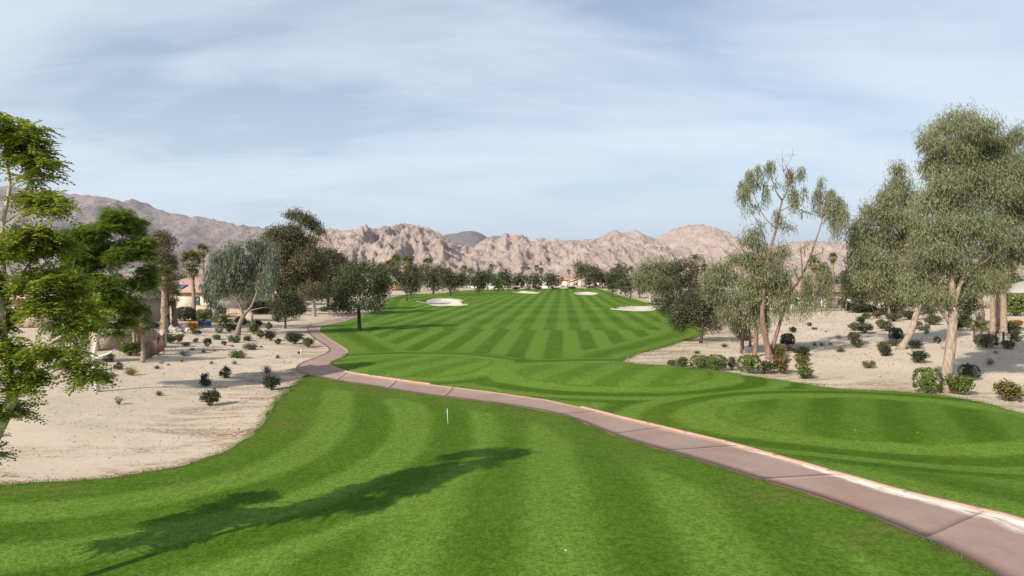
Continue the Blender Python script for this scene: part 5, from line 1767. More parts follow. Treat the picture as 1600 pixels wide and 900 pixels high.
for a in [
    ('clipped', 'sage', 1050, 571.5, 15, 8, 'smallest leftmost hedge block at the right lawn edge'),
    ('round', 'hedge', 1068, 574, 22, 14, 'second hedge block from the left at the right lawn edge'),
    ('clipped', 'hedge', 1096, 576.5, 31, 19, 'third hedge block from the left at the right lawn edge'),
    ('clipped', 'hedge', 1123, 579, 32, 22, 'fourth and widest pale hedge block at the right lawn edge'),
    ('round', 'sage', 1147, 579, 16, 20, 'narrow dull hedge block between the widest pale one and the tallest'),
    ('clipped', 'hedge', 1174, 584, 37, 26, 'tallest bright hedge block below the red trunks'),
    ('round', 'mesq', 1200, 585.5, 20, 20, 'dark green narrow shrub right of the tallest hedge block'),
    ('round', 'bicolor', 1224, 586, 29, 27, 'flowering shrub with pale orange blooms by the lawn edge'),
    ('round', 'hedge', 1260, 593, 28, 23, 'bright round shrub standing alone at the lawn edge, right of the hedge row'),
    ('round', 'bicolor', 1258, 571, 24, 17, 'orange and green shrub behind the lone bright round one'),
    ('round', 'dark', 1256, 557, 26, 15, 'dark green shrub behind the orange and green one'),
    ('round', 'bicolor', 1219, 560, 24, 19, 'brown-green shrub at the foot of the tall weeping tree'),
    ('loose', 'red', 1237, 549, 14, 7, 'small crimson-flowered shrub behind the brown-green one'),
    ('clipped', 'dark', 1233, 541, 23, 18, 'dark square shrub in the shade behind the weeping tree'),
    ('agave', 'agave', 1274, 541, 10, 7, 'small grey agave, leftmost of a row right of the dark square shrub'),
    ('agave', 'agave', 1285, 541, 11, 7, 'small grey agave, second in the row right of the dark square shrub'),
    ('agave', 'bicolor', 1298, 539, 6, 5, 'tiny reddish agave right of the row of grey ones'),
    ('agave', 'agave', 1312, 530, 15, 9, 'larger pale agave alone in the middle of the right sand'),
    ('tuft', 'green_tuft', 1315, 551, 16, 14, 'grey-green grass tuft in the tree shadow on the right sand'),
    ('tuft', 'green_tuft', 1291, 519, 5, 3, 'tiny sprig on the bare right sand'),
    ('round', 'dark', 1265, 510, 8, 6, 'small dark shrub beneath the longest streamers'),
    ('mound', 'hedge', 1274, 515, 10, 4, 'flat yellow-green plant beside the small dark shrub under the streamers'),
    ('round', 'sage', 1338, 533, 20, 14, 'upper shrub of the touching olive pair on the right sand'),
    ('round', 'sage', 1343, 544, 18, 15, 'lower shrub of the touching olive pair on the right sand'),
    ('round', 'sage', 1338, 517, 17, 13, 'left shrub of the olive cluster on the right sand'),
    ('round', 'sage', 1356, 521, 26, 16, 'biggest front shrub of the olive cluster on the right sand'),
    ('round', 'dark', 1347, 506, 16, 11, 'dark top shrub of the olive cluster on the right sand'),
    ('round', 'sage', 1357, 499, 15, 10, 'pale shrub behind the olive cluster, left of two'),
    ('round', 'sage', 1373, 498, 15, 12, 'pale tall shrub behind the olive cluster, right of two'),
    ('round', 'sage', 1382, 514, 20, 14, 'left lobe of the wide olive shrubs left of the leaning trunk'),
    ('round', 'sage', 1391, 518, 22, 15, 'right lobe of the wide olive shrubs left of the leaning trunk'),
    ('round', 'sage', 1402, 503, 26, 12, 'wide olive shrub farther back left of the leaning trunk'),
    ('clipped', 'dark', 1403, 533, 21, 19, 'dark shaded double shrub just left of the leaning trunk'),
    ('round', 'sage', 1398, 541, 16, 11, 'small olive shrub at the base of the leaning trunk'),
    ('round', 'sage', 1384, 549, 20, 14, 'olive shrub of the stacked pair left of the leaning trunk base'),
    ('round', 'dark', 1387, 558, 19, 16, 'dark shrub of the stacked pair left of the leaning trunk base'),
    ('loose', 'bicolor', 1361, 576, 18, 14, 'scraggly brown shrub alone near the lawn on the right sand'),
    ('round', 'dark', 1435, 546, 21, 14, 'dark round shrub right of the leaning trunk base'),
    ('round', 'dark', 1440, 569, 24, 20, 'dark ball-shaped shrub left of the huge eucalyptus trunk'),
    ('loose', 'sage', 1445, 517, 22, 15, 'dusty shrub behind, between the leaning and the huge trunk'),
    ('agave', 'agave', 1450, 523, 12, 13, 'pale blue agave between the leaning and the huge trunk'),
    ('loose', 'dark', 1467, 537, 11, 12, 'small dark cactus-like shrub touching the huge trunk on its left'),
    ('round', 'dark', 1499, 516, 17, 13, 'dark shrub behind the huge trunk on its right'),
    ('clipped', 'sage', 1547, 544, 31, 20, 'broad olive shrub in front of the dark fence'),
    ('agave', 'agave', 1558, 553, 10, 6, 'tiny agave below the broad olive shrub'),
    ('agave', 'agave', 1551, 572, 18, 14, 'pale agave on the open sand at far right'),
    ('agave', 'agave', 1527, 535, 9, 7, 'small agave at the left end of the dark fence'),
    ('clipped', 'dark', 1519, 595, 29, 23, 'black-green shaded shrub behind the right clipped shrub'),
    ('clipped', 'hedge', 1455, 615, 40, 36, 'left clipped shrub of the pair at the huge trunk'),
    ('round', 'hedge', 1507, 618, 34, 34, 'right clipped shrub of the pair at the huge trunk'),
    ('round', 'bicolor', 1588, 629, 42, 31, 'red-flowering shrub at the right edge by the lawn'),
    ('loose', 'sage', 1581, 546, 20, 15, 'thorny grey-green plant at the right edge in front of the palms'),
    ('loose', 'mesq', 1592, 534, 20, 18, 'green garden shrub at the right edge below the hedge'),
    ('clipped', 'hedge', 1596, 494, 50, 32, 'bright green box hedge at the right edge'),
    ('loose', 'orange', 1592, 508, 20, 9, 'orange garden flowers below the box hedge at the right edge'),
    ('tuft', 'green_tuft', 1133, 543, 13, 10, 'grey spiky tuft on the sand right of the low olive tree'),
    ('tuft', 'green_tuft', 1090, 553, 11, 8, 'pale tuft on the open sand in front of the low olive tree'),
    ('round', 'red', 1357, 474, 20, 18, 'dark red bougainvillea right of the white house'),
    ('loose', 'mesq', 1365, 488, 26, 9, 'low green shrubs under the dark red bougainvillea'),
    ('loose', 'mesq', 1385, 492, 18, 8, 'low green shrub left of the parked white car'),
    ('clipped', 'dark', 1352, 489, 44, 12, 'long dark hedge below the dark red bougainvillea'),
    ('clipped', 'dark', 1393, 490, 26, 13, 'dark hedge hiding the left side of the parked white car'),
    ('round', 'mesq', 1428, 500, 30, 14, 'green shrub right of the parked white car'),
    ('round', 'sage', 1462, 508, 24, 15, 'dusty shrub behind the pale blue agave by the huge trunk'),
    ('round', 'mesq', 1512, 512, 26, 16, 'green shrub left of the low feathery palm clump'),
    ('round', 'mesq', 1585, 522, 30, 18, 'green shrub right of the three bare palm trunks'),
    ('round', 'dark', 1240, 520, 12, 9, 'dark shrub behind the dark square one in the shade'),
    ('round', 'dark', 1327, 484, 16, 14, 'dark shrub at the right corner of the white house'),
]:
    shrub(*a, group=GR)
for a in [('mound', 'red', 842, 452, 12, 5, 'rust-red shrubs right of the white arched pavilion'), ('mound', 'dark', 893, 451, 18, 3, 'dark low hedge in front of the arcaded house'), ('mound', 'dark', 805, 452, 14, 4, 'dark low hedge left of the white arched pavilion'),
          ('mound', 'dark', 869, 452, 14, 3, 'dark low hedge under the tree by the arcaded house'), ('mound', 'dark', 922, 450, 14, 3, 'dark low hedge in front of the gabled beige house'), ('mound', 'dark', 824, 452.5, 12, 2.5, 'dark low hedge in front of the white arched pavilion'), ('loose', 'tuft', 796, 451, 5, 7, 'dry golden shrub behind the back bunker')]:
    shrub(*a, group='shrubs by the far houses')


def dead_twigs(label, px, by, w_, h_):
    b = gp(px, by)
    s, h = w_ * b[1] / F, h_ * b[1] / F
    mb = MB()
    for _ in range(16):
        e = np.array((RNG.normal(0, s * 0.3), RNG.normal(0, s * 0.2), RNG.uniform(0.3, 1) * h))
        limb(mb, (0, 0, -0.03), e, 0.018, 0.006, 0.2, 5, 4)
        for _ in range(3):
            limb(mb, e * 0.7, e * 0.7 + RNG.normal(0, 0.13, 3), 0.009, 0.004, 0.1, 3, 4)
    return tag(obj('dead_bush', mb.mesh('dead_bush', BARK['grey']), None, tuple(b)), label, 'dead bush')


dead_twigs('leafless twiggy bush on the open left sand', 186, 632, 16, 16)
dead_twigs('bare grey brush leaning at the low olive tree on the right', 1122, 520, 26, 18)

# ------------------------------------------------------------------ rocks
M['boulder'] = plain('white_boulder', (0.46, 0.40, 0.35), 0.9, 0.35, 1.5, bump=0.05)
M['stone'] = plain('brown_stone', (0.25, 0.17, 0.125), 0.9, 0.4, 3.0, bump=0.04)


def rock(label, px, by, w_, h_, mat_, group):
    import bmesh
    b = gp(px, by)
    bm = bmesh.new()
    bmesh.ops.create_icosphere(bm, subdivisions=3, radius=0.5)
    sd = RNG.uniform(0, 50)
    V = np.array([v.co for v in bm.verts])
    dsp = 1 + 0.75 * fbm(V[:, 0] * 2.6 + sd, V[:, 1] * 2.6 + V[:, 2] * 2.1 + sd, 4, 0.6)
    for v, k in zip(bm.verts, dsp):
        v.co = Vector((round(v.co.x * 9) / 9 * 0.4 + v.co.x * 0.6, v.co.y, v.co.z)) * float(k)
    me = bpy.data.meshes.new('boulder')
    bm.to_mesh(me)
    bm.free()
    me.materials.append(mat_)
    o = obj('boulder', me, None, (b[0], b[1] + 0.2 * w_ * b[1] / F, b[2] + h_ * b[1] / F * 0.38))
    o.scale = (w_ * b[1] / F, w_ * b[1] / F * 0.8, h_ * b[1] / F)
    o.rotation_euler = (0, 0, RNG.uniform(0, 6))
    return tag(o, label, 'rock', group)


for a in [(274, 521, 16, 11, 'low white boulder at the left of the garden rock pile'), (286, 519, 14, 14, 'tallest white boulder in the middle of the garden rock pile'), (293, 521, 10, 10, 'right white boulder of the garden rock pile'), (267, 516, 9, 10, 'grey boulder at the back left of the garden rock pile'), (280, 524, 14, 5, 'flat white boulder in front of the garden rock pile')]:
    rock(a[4], *a[:4], M['boulder'], 'white boulders in the left garden')
for a in [(171, 587, 15, 7, 'brown rock on the left sand right of the white trunk'), (160, 590, 12, 4, 'flat brown rock beside the white trunk'), (330, 569, 7, 5, 'small dark rock on the open left sand'), (331, 549, 8, 5, 'brown rock right of the pale blue agave'), (362, 542, 7, 3, 'small brown rock under the dusty shrub by the forked trunk'),
          (407, 543, 6, 3, 'small brown rock right of the wide olive mound'), (251, 568, 6, 3, 'small stone right of the small green spiky plant'), (252, 532, 10, 4, 'flat rock below the dark spiky cycad'), (299, 547, 9, 4, 'flat rock between pale yucca and ragged dark shrub'), (1476, 545, 7, 4, 'pale rock right of the dark round shrub by the leaning trunk')]:
    rock(a[4], *a[:4], M['stone'], 'rocks on the sand')

# ------------------------------------------------------------------ houses
M['cream'] = plain('cream_stucco', (0.62, 0.54, 0.44), 0.9, 0.06, 2)
M['white'] = plain('white_stucco', (0.76, 0.71, 0.64), 0.9, 0.05, 2)
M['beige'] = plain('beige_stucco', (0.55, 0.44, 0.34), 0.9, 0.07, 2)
M['ochre'] = plain('ochre_stucco', (0.48, 0.28, 0.14), 0.9, 0.07, 2)
M['block'] = plain('tan_block_wall', (0.45, 0.35, 0.26), 0.95, 0.14, 6, bump=0.01)
M['trim'] = plain('brown_fascia', (0.16, 0.07, 0.05), 0.8)
M['frame'] = plain('white_window_frame', (0.72, 0.71, 0.69), 0.6)
M['iron'] = plain('dark_iron', (0.055, 0.045, 0.04), 0.6)
M['rust_iron'] = plain('brown_iron', (0.17, 0.10, 0.075), 0.7)
M['blue'] = plain('blue_cover', (0.075, 0.125, 0.24), 0.7, 0.3, 3)
M['redpaint'] = plain('dark_red_cloth', (0.24, 0.025, 0.03), 0.8)
M['whitepaint'] = plain('white_paint', (0.80, 0.79, 0.76), 0.5, 0.03)
M['redmark'] = plain('red_marker', (0.62, 0.05, 0.05), 0.6)
mg, q, bs, out = newmat('window_glass')
bs.inputs['Base Color'].default_value = (0.045, 0.06, 0.075, 1)
bs.inputs['Roughness'].default_value = 0.08
bs.inputs['Specular IOR Level'].default_value = 0.7
M['glass'] = mg
ms, q, bs, out = newmat('solar_panel_glass')
bs.inputs['Base Color'].default_value = (0.10, 0.12, 0.15, 1)
bs.inputs['Roughness'].default_value = 0.18
M['solar'] = ms


def tilemat(name, a, b_):
    m_, q, bs, out = newmat(name)
    tcn = q.n('ShaderNodeTexCoord')
    wv = q.n('ShaderNodeTexWave', wave_type='BANDS', bands_direction='X')
    q.link(tcn.outputs['Object'], wv.inputs['Vector'])
    wv.inputs['Scale'].default_value = 1.4
    wv.inputs['Distortion'].default_value = 0.4
    nz = q.noise(tcn.outputs['Object'], 2.5, 4, 0.7)
    q.link(q.mix(nz, a, b_), bs.inputs['Base Color'])
    bs.inputs['Roughness'].default_value = 0.85
    q.link(q.bump(wv.outputs['Fac'], 0.7, 0.06), bs.inputs['Normal'])
    return m_


M['tile'] = tilemat('pink_roof_tile', (0.36, 0.20, 0.16), (0.52, 0.34, 0.28))
M['tile_red'] = tilemat('red_roof_tile', (0.36, 0.17, 0.12), (0.50, 0.28, 0.21))
M['tile_grey'] = tilemat('grey_roof_tile', (0.33, 0.28, 0.25), (0.47, 0.41, 0.37))
M['tile_tan'] = tilemat('tan_roof_tile', (0.42, 0.30, 0.22), (0.56, 0.43, 0.33))


def house(label, x, y, w, d, hw, hr, yaw, wall, roof, windows, roof_kind='hip', eave=0.6, doors=(), arches=(), solar=False, base_z=None, panes=2):
    """front faces the camera side (local -y); windows are (x, z, width, height) on the front"""
    z0 = hz(x, y) if base_z is None else base_z
    root = tag(empty('house', (x, y, z0), yaw), label, 'house')
    fy = -d / 2
    # the front wall is built round its openings
    ops = sorted([(a - c / 2, a + c / 2, b - e / 2, b + e / 2) for (a, b, c, e) in list(windows) + list(doors)] + [(a - c / 2, a + c / 2, 0.0, e) for (a, c, e) in arches])
    mb = MB()
    t = 0.3
    xcur = -w / 2
    for (xa, xb, za, zb) in ops:
        if xa > xcur + 0.01:
            mb.box(((xcur + xa) / 2, fy + t / 2, hw / 2), (xa - xcur, t, hw))
        if za > 0.02:
            mb.box(((xa + xb) / 2, fy + t / 2, za / 2), (xb - xa, t, za))
        mb.box(((xa + xb) / 2, fy + t / 2, (zb + hw) / 2), (xb - xa, t, hw - zb))
        xcur = xb
    mb.box(((xcur + w / 2) / 2, fy + t / 2, hw / 2), (w / 2 - xcur, t, hw))
    mb.box((-w / 2 + t / 2, t / 2, hw / 2), (t, d - t, hw))
    mb.box((w / 2 - t / 2, t / 2, hw / 2), (t, d - t, hw))
    mb.box((0, d / 2 - t / 2, hw / 2), (w - 2 * t, t, hw))
    if roof_kind == 'gable_front':
        mb.add([(-w / 2, fy, hw), (w / 2, fy, hw), (0, fy, hw + hr - 0.1), (-w / 2, fy + t, hw), (w / 2, fy + t, hw), (0, fy + t, hw + hr - 0.1)], [(0, 1, 2), (5, 4, 3), (0, 2, 5, 3), (1, 4, 5, 2)])
    mb.build('wall', wall, root)
    rb = MB()
    W2, D2 = w / 2 + eave, d / 2 + eave
    th = 0.16
    if roof_kind == 'hip':
        rx = max(0.3, W2 - D2 * 0.95)
        top = [(-rx, 0, hw + hr), (rx, 0, hw + hr)]
        e = [(-W2, -D2, hw), (W2, -D2, hw), (W2, D2, hw), (-W2, D2, hw)]
        lo = [(a, b, hw - th) for a, b, _ in e]
        rb.add(e + top + lo, [(0, 1, 5, 4), (1, 2, 5), (2, 3, 4, 5), (3, 0, 4), (0, 6, 7, 1), (1, 7, 8, 2), (2, 8, 9, 3), (3, 9, 6, 0), (9, 8, 7, 6)])
    else:
        e = [(-W2, -D2, hw), (0, -D2, hw + hr), (W2, -D2, hw), (-W2, D2, hw), (0, D2, hw + hr), (W2, D2, hw)]
        lo = [(a, b, c - th) for a, b, c in e]
        rb.add(e + lo, [(0, 1, 4, 3), (1, 2, 5, 4), (6, 9, 10, 7), (7, 10, 11, 8), (0, 6, 7, 1), (1, 7, 8, 2), (3, 4, 10, 9), (4, 5, 11, 10), (0, 3, 9, 6), (2, 8, 11, 5)])
    rf = rb.build('roof', roof, root)
    fb = MB()
    fb.box((0, -D2 - 0.022, hw - 0.1), (2 * W2, 0.04, 0.2))
    if roof_kind == 'hip':
        fb.build('fascia', M['trim'], rf)
    for (a, b, c, e) in windows:
        wn = MB()
        for s in (-1, 1):
            wn.box((a + s * (c / 2 - 0.035), fy + 0.12, b), (0.07, 0.1, e))
            wn.box((a, fy + 0.12, b + s * (e / 2 - 0.035)), (c - 0.14, 0.1, 0.07))
        for k in range(1, panes):
            wn.box((a - c / 2 + c * k / panes, fy + 0.12, b), (0.05, 0.08, e - 0.14))
        o = wn.build('window', M['frame'], root)
        MB().box((a, fy + 0.16, b), (c - 0.1, 0.03, e - 0.1)).build('pane', M['glass'], o)
        MB().box((a, fy - 0.04, b - e / 2 - 0.06), (c + 0.16, 0.12, 0.08)).build('sill', M['frame'], o)
    for (a, b, c, e) in doors:
        o = MB().box((a, fy + 0.15, b), (c - 0.02, 0.06, e - 0.02)).build('door', M['trim'], root)
        MB().box((a + c * 0.36, fy + 0.1, b), (0.06, 0.06, 0.12)).build('handle', M['frame'], o)
    for (a, c, e) in arches:
        # an arched surround over a shaded porch
        ab = MB()
        n_ = 9
        pts = [(a + math.cos(math.pi * k / n_) * c / 2, e - c * 0.28 + math.sin(math.pi * k / n_) * c * 0.27) for k in range(n_ + 1)]
        for k in range(n_):
            (xa, za), (xb, zb) = pts[k], pts[k + 1]
            ab.add([(xa, fy - 0.004, za), (xb, fy - 0.004, zb), (xb, fy - 0.004, e + 0.02), (xa, fy - 0.004, e + 0.02), (xa, fy + t, za), (xb, fy + t, zb), (xb, fy + t, e + 0.02), (xa, fy + t, e + 0.02)],
                   [(0, 1, 2, 3), (7, 6, 5, 4), (0, 4, 5, 1)])
        ab.build('arch', wall, root)
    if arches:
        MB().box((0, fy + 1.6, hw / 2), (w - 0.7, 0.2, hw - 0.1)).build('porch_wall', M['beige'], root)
    if solar:
        pb = MB()
        sl = math.atan2(hr, D2)
        for k in range(5):
            xx = -w * 0.32 + k * 1.05
            for r_ in range(1):
                yy = -D2 * 0.70
                zc = hw + hr * (1 - 0.70) + 0.14
                cs, sn2 = math.cos(sl), math.sin(sl)
                vs = []
                for (dx, dv, dn) in [(-0.5, -0.8, 0), (0.5, -0.8, 0), (0.5, 0.8, 0), (-0.5, 0.8, 0), (-0.5, -0.8, 0.05), (0.5, -0.8, 0.05), (0.5, 0.8, 0.05), (-0.5, 0.8, 0.05)]:
                    vs.append((xx + dx, yy + dv * cs - dn * sn2, zc + dv * sn2 + dn * cs))
                sp = MB()
                sp.add(vs, [(3, 2, 1, 0), (4, 5, 6, 7), (0, 1, 5, 4), (1, 2, 6, 5), (2, 3, 7, 6), (3, 0, 4, 7)])
                sp.build('solar_panel', M['solar'], rf)
    return root


def XY(px, Y):
    return (px - 800) / F * Y


house('cream house with a pink tiled hip roof and solar panels beyond the left garden wall', XY(302, 112), 116, 15.5, 11, 3.1, 2.5, math.radians(-14), M['cream'], M['tile'], [(2.9, 1.75, 1.3, 1.5), (-3.5, 1.6, 2.0, 1.5)], solar=True, panes=1)
house('beige house half hidden behind the feathery trees at far left', XY(60, 76), 80, 19, 9, 3.1, 2.2, math.radians(8), M['beige'], M['tile_tan'], [(-7.6, 1.5, 1.7, 2.2), (-4.5, 1.5, 1.7, 2.2), (2.2, 1.5, 1.5, 1.9), (7.9, 1.45, 1.4, 2.0)], panes=3)
house('grey-roofed ochre house left of the far fairway', XY(606, 300), 300, 14, 10, 3.4, 2.6, math.radians(-20), M['ochre'], M['tile_grey'], [(3.0, 1.7, 2.0, 1.4), (-2.0, 1.7, 2.0, 1.4)], panes=1)
house('white house with a pink tiled roof behind the weeping streamers', XY(1268, 122), 126, 17.0, 10, 3.1, 2.0, math.radians(6), M['white'], M['tile'], [(1.05, 2.35, 0.55, 0.5), (1.05, 1.72, 0.55, 0.5)][:1] + [(4.7, 1.3, 1.5, 1.1), (-4.2, 1.5, 1.5, 1.3)], doors=[(1.05 + 1.5, 1.05, 0.95, 2.1)], panes=1)
house('white arcaded house with a red tiled roof at the far end', XY(886, 372), 372, 26, 12, 4.0, 1.9, 0.0, M['white'], M['tile_red'], [], arches=[(-9.5, 3.6, 3.0), (-4.8, 3.4, 3.0), (2.2, 3.0, 3.1), (6.4, 3.0, 3.1), (10.4, 3.0, 3.1)])
house('beige gabled house right of the arcaded one at the far end', XY(907, 362), 362, 12.5, 12, 3.0, 2.2, math.radians(4), M['beige'], M['tile_tan'], [(-3.2, 1.6, 1.6, 1.5), (3.2, 1.6, 2.0, 1.5)], 'gable_front', 0.5, panes=1)
house('white arched pavilion behind the back bunker', XY(826, 358), 358, 9.5, 8, 3.6, 1.3, 0.0, M['white'], M['tile_tan'], [], arches=[(-3.0, 2.2, 2.7), (0.0, 2.6, 2.9), (3.0, 2.2, 2.7)])
house('low white house left of the back bunker', XY(770, 375), 375, 17, 10, 3.0, 1.2, 0.1, M['white'], M['tile_grey'], [(-5.0, 1.6, 2.0, 1.4), (0.5, 1.6, 2.4, 1.6), (5.5, 1.6, 2.0, 1.4)], panes=1)
house('pale yellow house among the trees right of the gabled one', XY(940, 366), 366, 13, 10, 3.3, 1.8, -0.1, M['cream'], M['tile_tan'], [(-3.5, 1.6, 1.6, 1.4), (3.0, 1.6, 2.0, 1.4)], panes=1)
house('house with a grey tiled roof cut by the right edge', XY(1655, 112), 116, 12, 10, 3.0, 2.2, math.radians(18), M['cream'], M['tile_grey'], [(-3.5, 1.6, 1.6, 1.4)])
house('white house mostly hidden behind the dark red bougainvillea', XY(1372, 134), 137, 13, 9, 3.1, 2.0, math.radians(-6), M['white'], M['tile'], [(-4.2, 1.6, 1.5, 1.4), (0.5, 1.6, 1.6, 1.4)], panes=1)
# low white and cream houses deep in the gardens
house('cream house deep in the gardens behind the silver-green tree', XY(415, 150), 154, 14, 10, 3.0, 2.1, math.radians(-10), M['cream'], M['tile'], [(-4, 1.6, 1.6, 1.4), (2.5, 1.6, 1.8, 1.4)], panes=1)


def wall_run(label, pts, h, mat_, th=0.22, cap=True, group=None):
    P = [np.array(p, float) for p in pts]
    root = tag(empty('garden_wall', (P[0][0], P[0][1], hz(*P[0]))), label, 'wall', group)
    z0 = hz(*P[0])
    for a, b in zip(P[:-1], P[1:]):
        d = b - a
        L = np.linalg.norm(d)
        rz_ = math.atan2(d[1], d[0])
        m = (a + b) / 2 - P[0]
        zz_ = hz(*((a + b) / 2)) - z0
        MB().box((m[0], m[1], zz_ + h / 2 - 0.15), (L - 0.3, th, h + 0.3), rz_).build('panel', mat_, root)
        if cap:
            MB().box((m[0], m[1], zz_ + h + 0.04), (L - 0.3, th + 0.08, 0.08), rz_).build('cap', mat_, root)
    for p in P:
        m = p - P[0]
        MB().box((m[0], m[1], hz(*p) - z0 + h / 2 - 0.05), (0.42, 0.42, h + 0.25)).build('pillar', mat_, root)
    return root


wall_run('tan block wall in front of the pink-roofed cream house', [(XY(298, 100), 100), (XY(335, 99), 99), (XY(374, 97), 97), (XY(392, 93), 93)], 1.75, M['block'])
wall_run('tan block wall behind the thin palms and the metal fence', [gp2(150, 548), gp2(196, 545), gp2(236, 541), gp2(255, 542)], 1.5, M['block'])
wall_run('low tan wall in the garden beyond the small round tree', [gp2(392, 489), gp2(418, 489), gp2(442, 486)], 1.3, M['block'])
wall_run('pale wall along the far end left of the back bunker', [(XY(735, 352), 352), (XY(765, 352), 352), (XY(800, 352), 352)], 0.9, M['white'], 0.3)
wall_run('low pale retaining wall under the tree by the arcaded house', [(XY(838, 346), 346), (XY(862, 344), 344), (XY(884, 347), 347)], 0.8, M['white'], 0.3)


def fence(label, a, b, h, mat_, bays, gap=0.12):
    a, b = np.array(a, float), np.array(b, float)
    z0 = hz(*a)
    root = tag(empty('metal_fence', (a[0], a[1], z0)), label, 'fence')
    for k in range(bays + 1):
        p = a + (b - a) * k / bays
        m = p - a
        MB().box((m[0], m[1], hz(*p) - z0 + h / 2), (0.09, 0.09, h + 0.12)).build('post', mat_, root)
    for k in range(bays):
        p, q_ = a + (b - a) * k / bays, a + (b - a) * (k + 1) / bays
        c = (p + q_) / 2
        m = c - a
        L = np.linalg.norm(q_ - p)
        rz_ = math.atan2(q_[1] - p[1], q_[0] - p[0])
        zc = hz(*c) - z0
        for zr in (0.12, h - 0.08):
            MB().box((m[0], m[1], zc + zr), (L - 0.1, 0.04, 0.05), rz_).build('rail', mat_, root)
        pk = MB()
        n_ = int(L / gap)
        for i in range(1, n_):
            s = p + (q_ - p) * i / n_ - a
            pk.box((s[0], s[1], zc + h / 2), (0.022, 0.022, h - 0.26), rz_)
        tag(pk.build('pickets', mat_, root), kind='stuff')
    return root


fence('brown metal picket fence in front of the tan wall on the left', gp2(226, 565), gp2(256, 550), 1.45, M['rust_iron'], 3)
fence('dark metal fence along the garden at the far right', gp2(1522, 535), gp2(1580, 541), 1.1, M['iron'], 5, 0.09)
fence('dark picket fence in front of the white house', (XY(1212, 116), 116), (XY(1336, 114), 114), 1.2, M['iron'], 6)

# ------------------------------------------------------------------ small things
b = gp(314, 512)
root = tag(empty('patio_sofa', (b[0], b[1] + 0.8, b[2]), math.radians(12)), 'blue covered patio seat right of the orange-flowered shrub', 'seat')
MB().box((0, 0, 0.25), (1.5, 0.75, 0.24)).build('seat', M['blue'], root)
MB().box((0, 0.36, 0.55), (1.5, 0.16, 0.4)).build('backrest', M['blue'], root)
for s in (-1, 1):
    MB().box((s * 0.78, 0, 0.34), (0.12, 0.75, 0.3)).build('armrest', M['blue'], root)
    for f_ in (-0.36, 0.36):
        MB().box((s * 0.7, f_ * 0.85, 0.06), (0.07, 0.07, 0.14)).build('leg', M['iron'], root)


def stake(label, px, by, h_px, r, lean=0.0):
    b = gp(px, by)
    h = h_px * b[1] / F
    root = tag(empty('marker_stake', tuple(b)), label, 'stake')
    MB().tube([(0, 0, -0.1), (lean * 0.5, 0, h * 0.5), (lean, 0, h)], [r, r, r * 0.95], 8).build('pole', M['whitepaint'], root)
    MB().tube([(lean, 0, h), (lean, 0, h + 0.012), (lean, 0, h + 0.03)], [r * 1.3, r * 1.3, r * 0.5], 8).build('cap', M['whitepaint'], root)
    return root


stake('tall thin white stake leaning slightly on the lawn near the path', 700, 664, 25, 0.012, -0.04)
stake('short white stake on the sand beside the path bend', 470, 554, 7, 0.035)
b = gp(373, 674)
root = tag(empty('ground_marker', tuple(b)), 'tiny red marker at the edge of the left sand', 'marker')
MB().tube([(0, 0, -0.05), (0, 0, 0.10)], [0.012, 0.012], 6).build('pin', M['iron'], root)
MB().tube([(0, 0, 0.10), (0, 0, 0.13), (0, 0, 0.15)], [0.055, 0.06, 0.02], 8).build('head', M['redmark'], root)


def ball(label, px, by, r=0.035):
    import bmesh
    bm = bmesh.new()
    bmesh.ops.create_uvsphere(bm, u_segments=16, v_segments=10, radius=r)
    for v in bm.verts:      # faint dimples
        v.co *= 1 - 0.03 * ((v.index * 7) % 3 == 0)
    me = bpy.data.meshes.new('golf_ball')
    bm.to_mesh(me)
    bm.free()
    me.materials.append(M['whitepaint'])
    b = gp(px, by)
    return tag(obj('golf_ball', me, None, (b[0], b[1], b[2] + r + 0.03)), label, 'ball', 'white balls left on the grass')


ball('tiny white ball on the near lawn at bottom centre', 884, 863, 0.018)
ball('tiny white ball on the right-hand tee, left of two', 1337, 674, 0.015)
ball('tiny white ball on the right-hand tee, right of two', 1434, 677, 0.015)


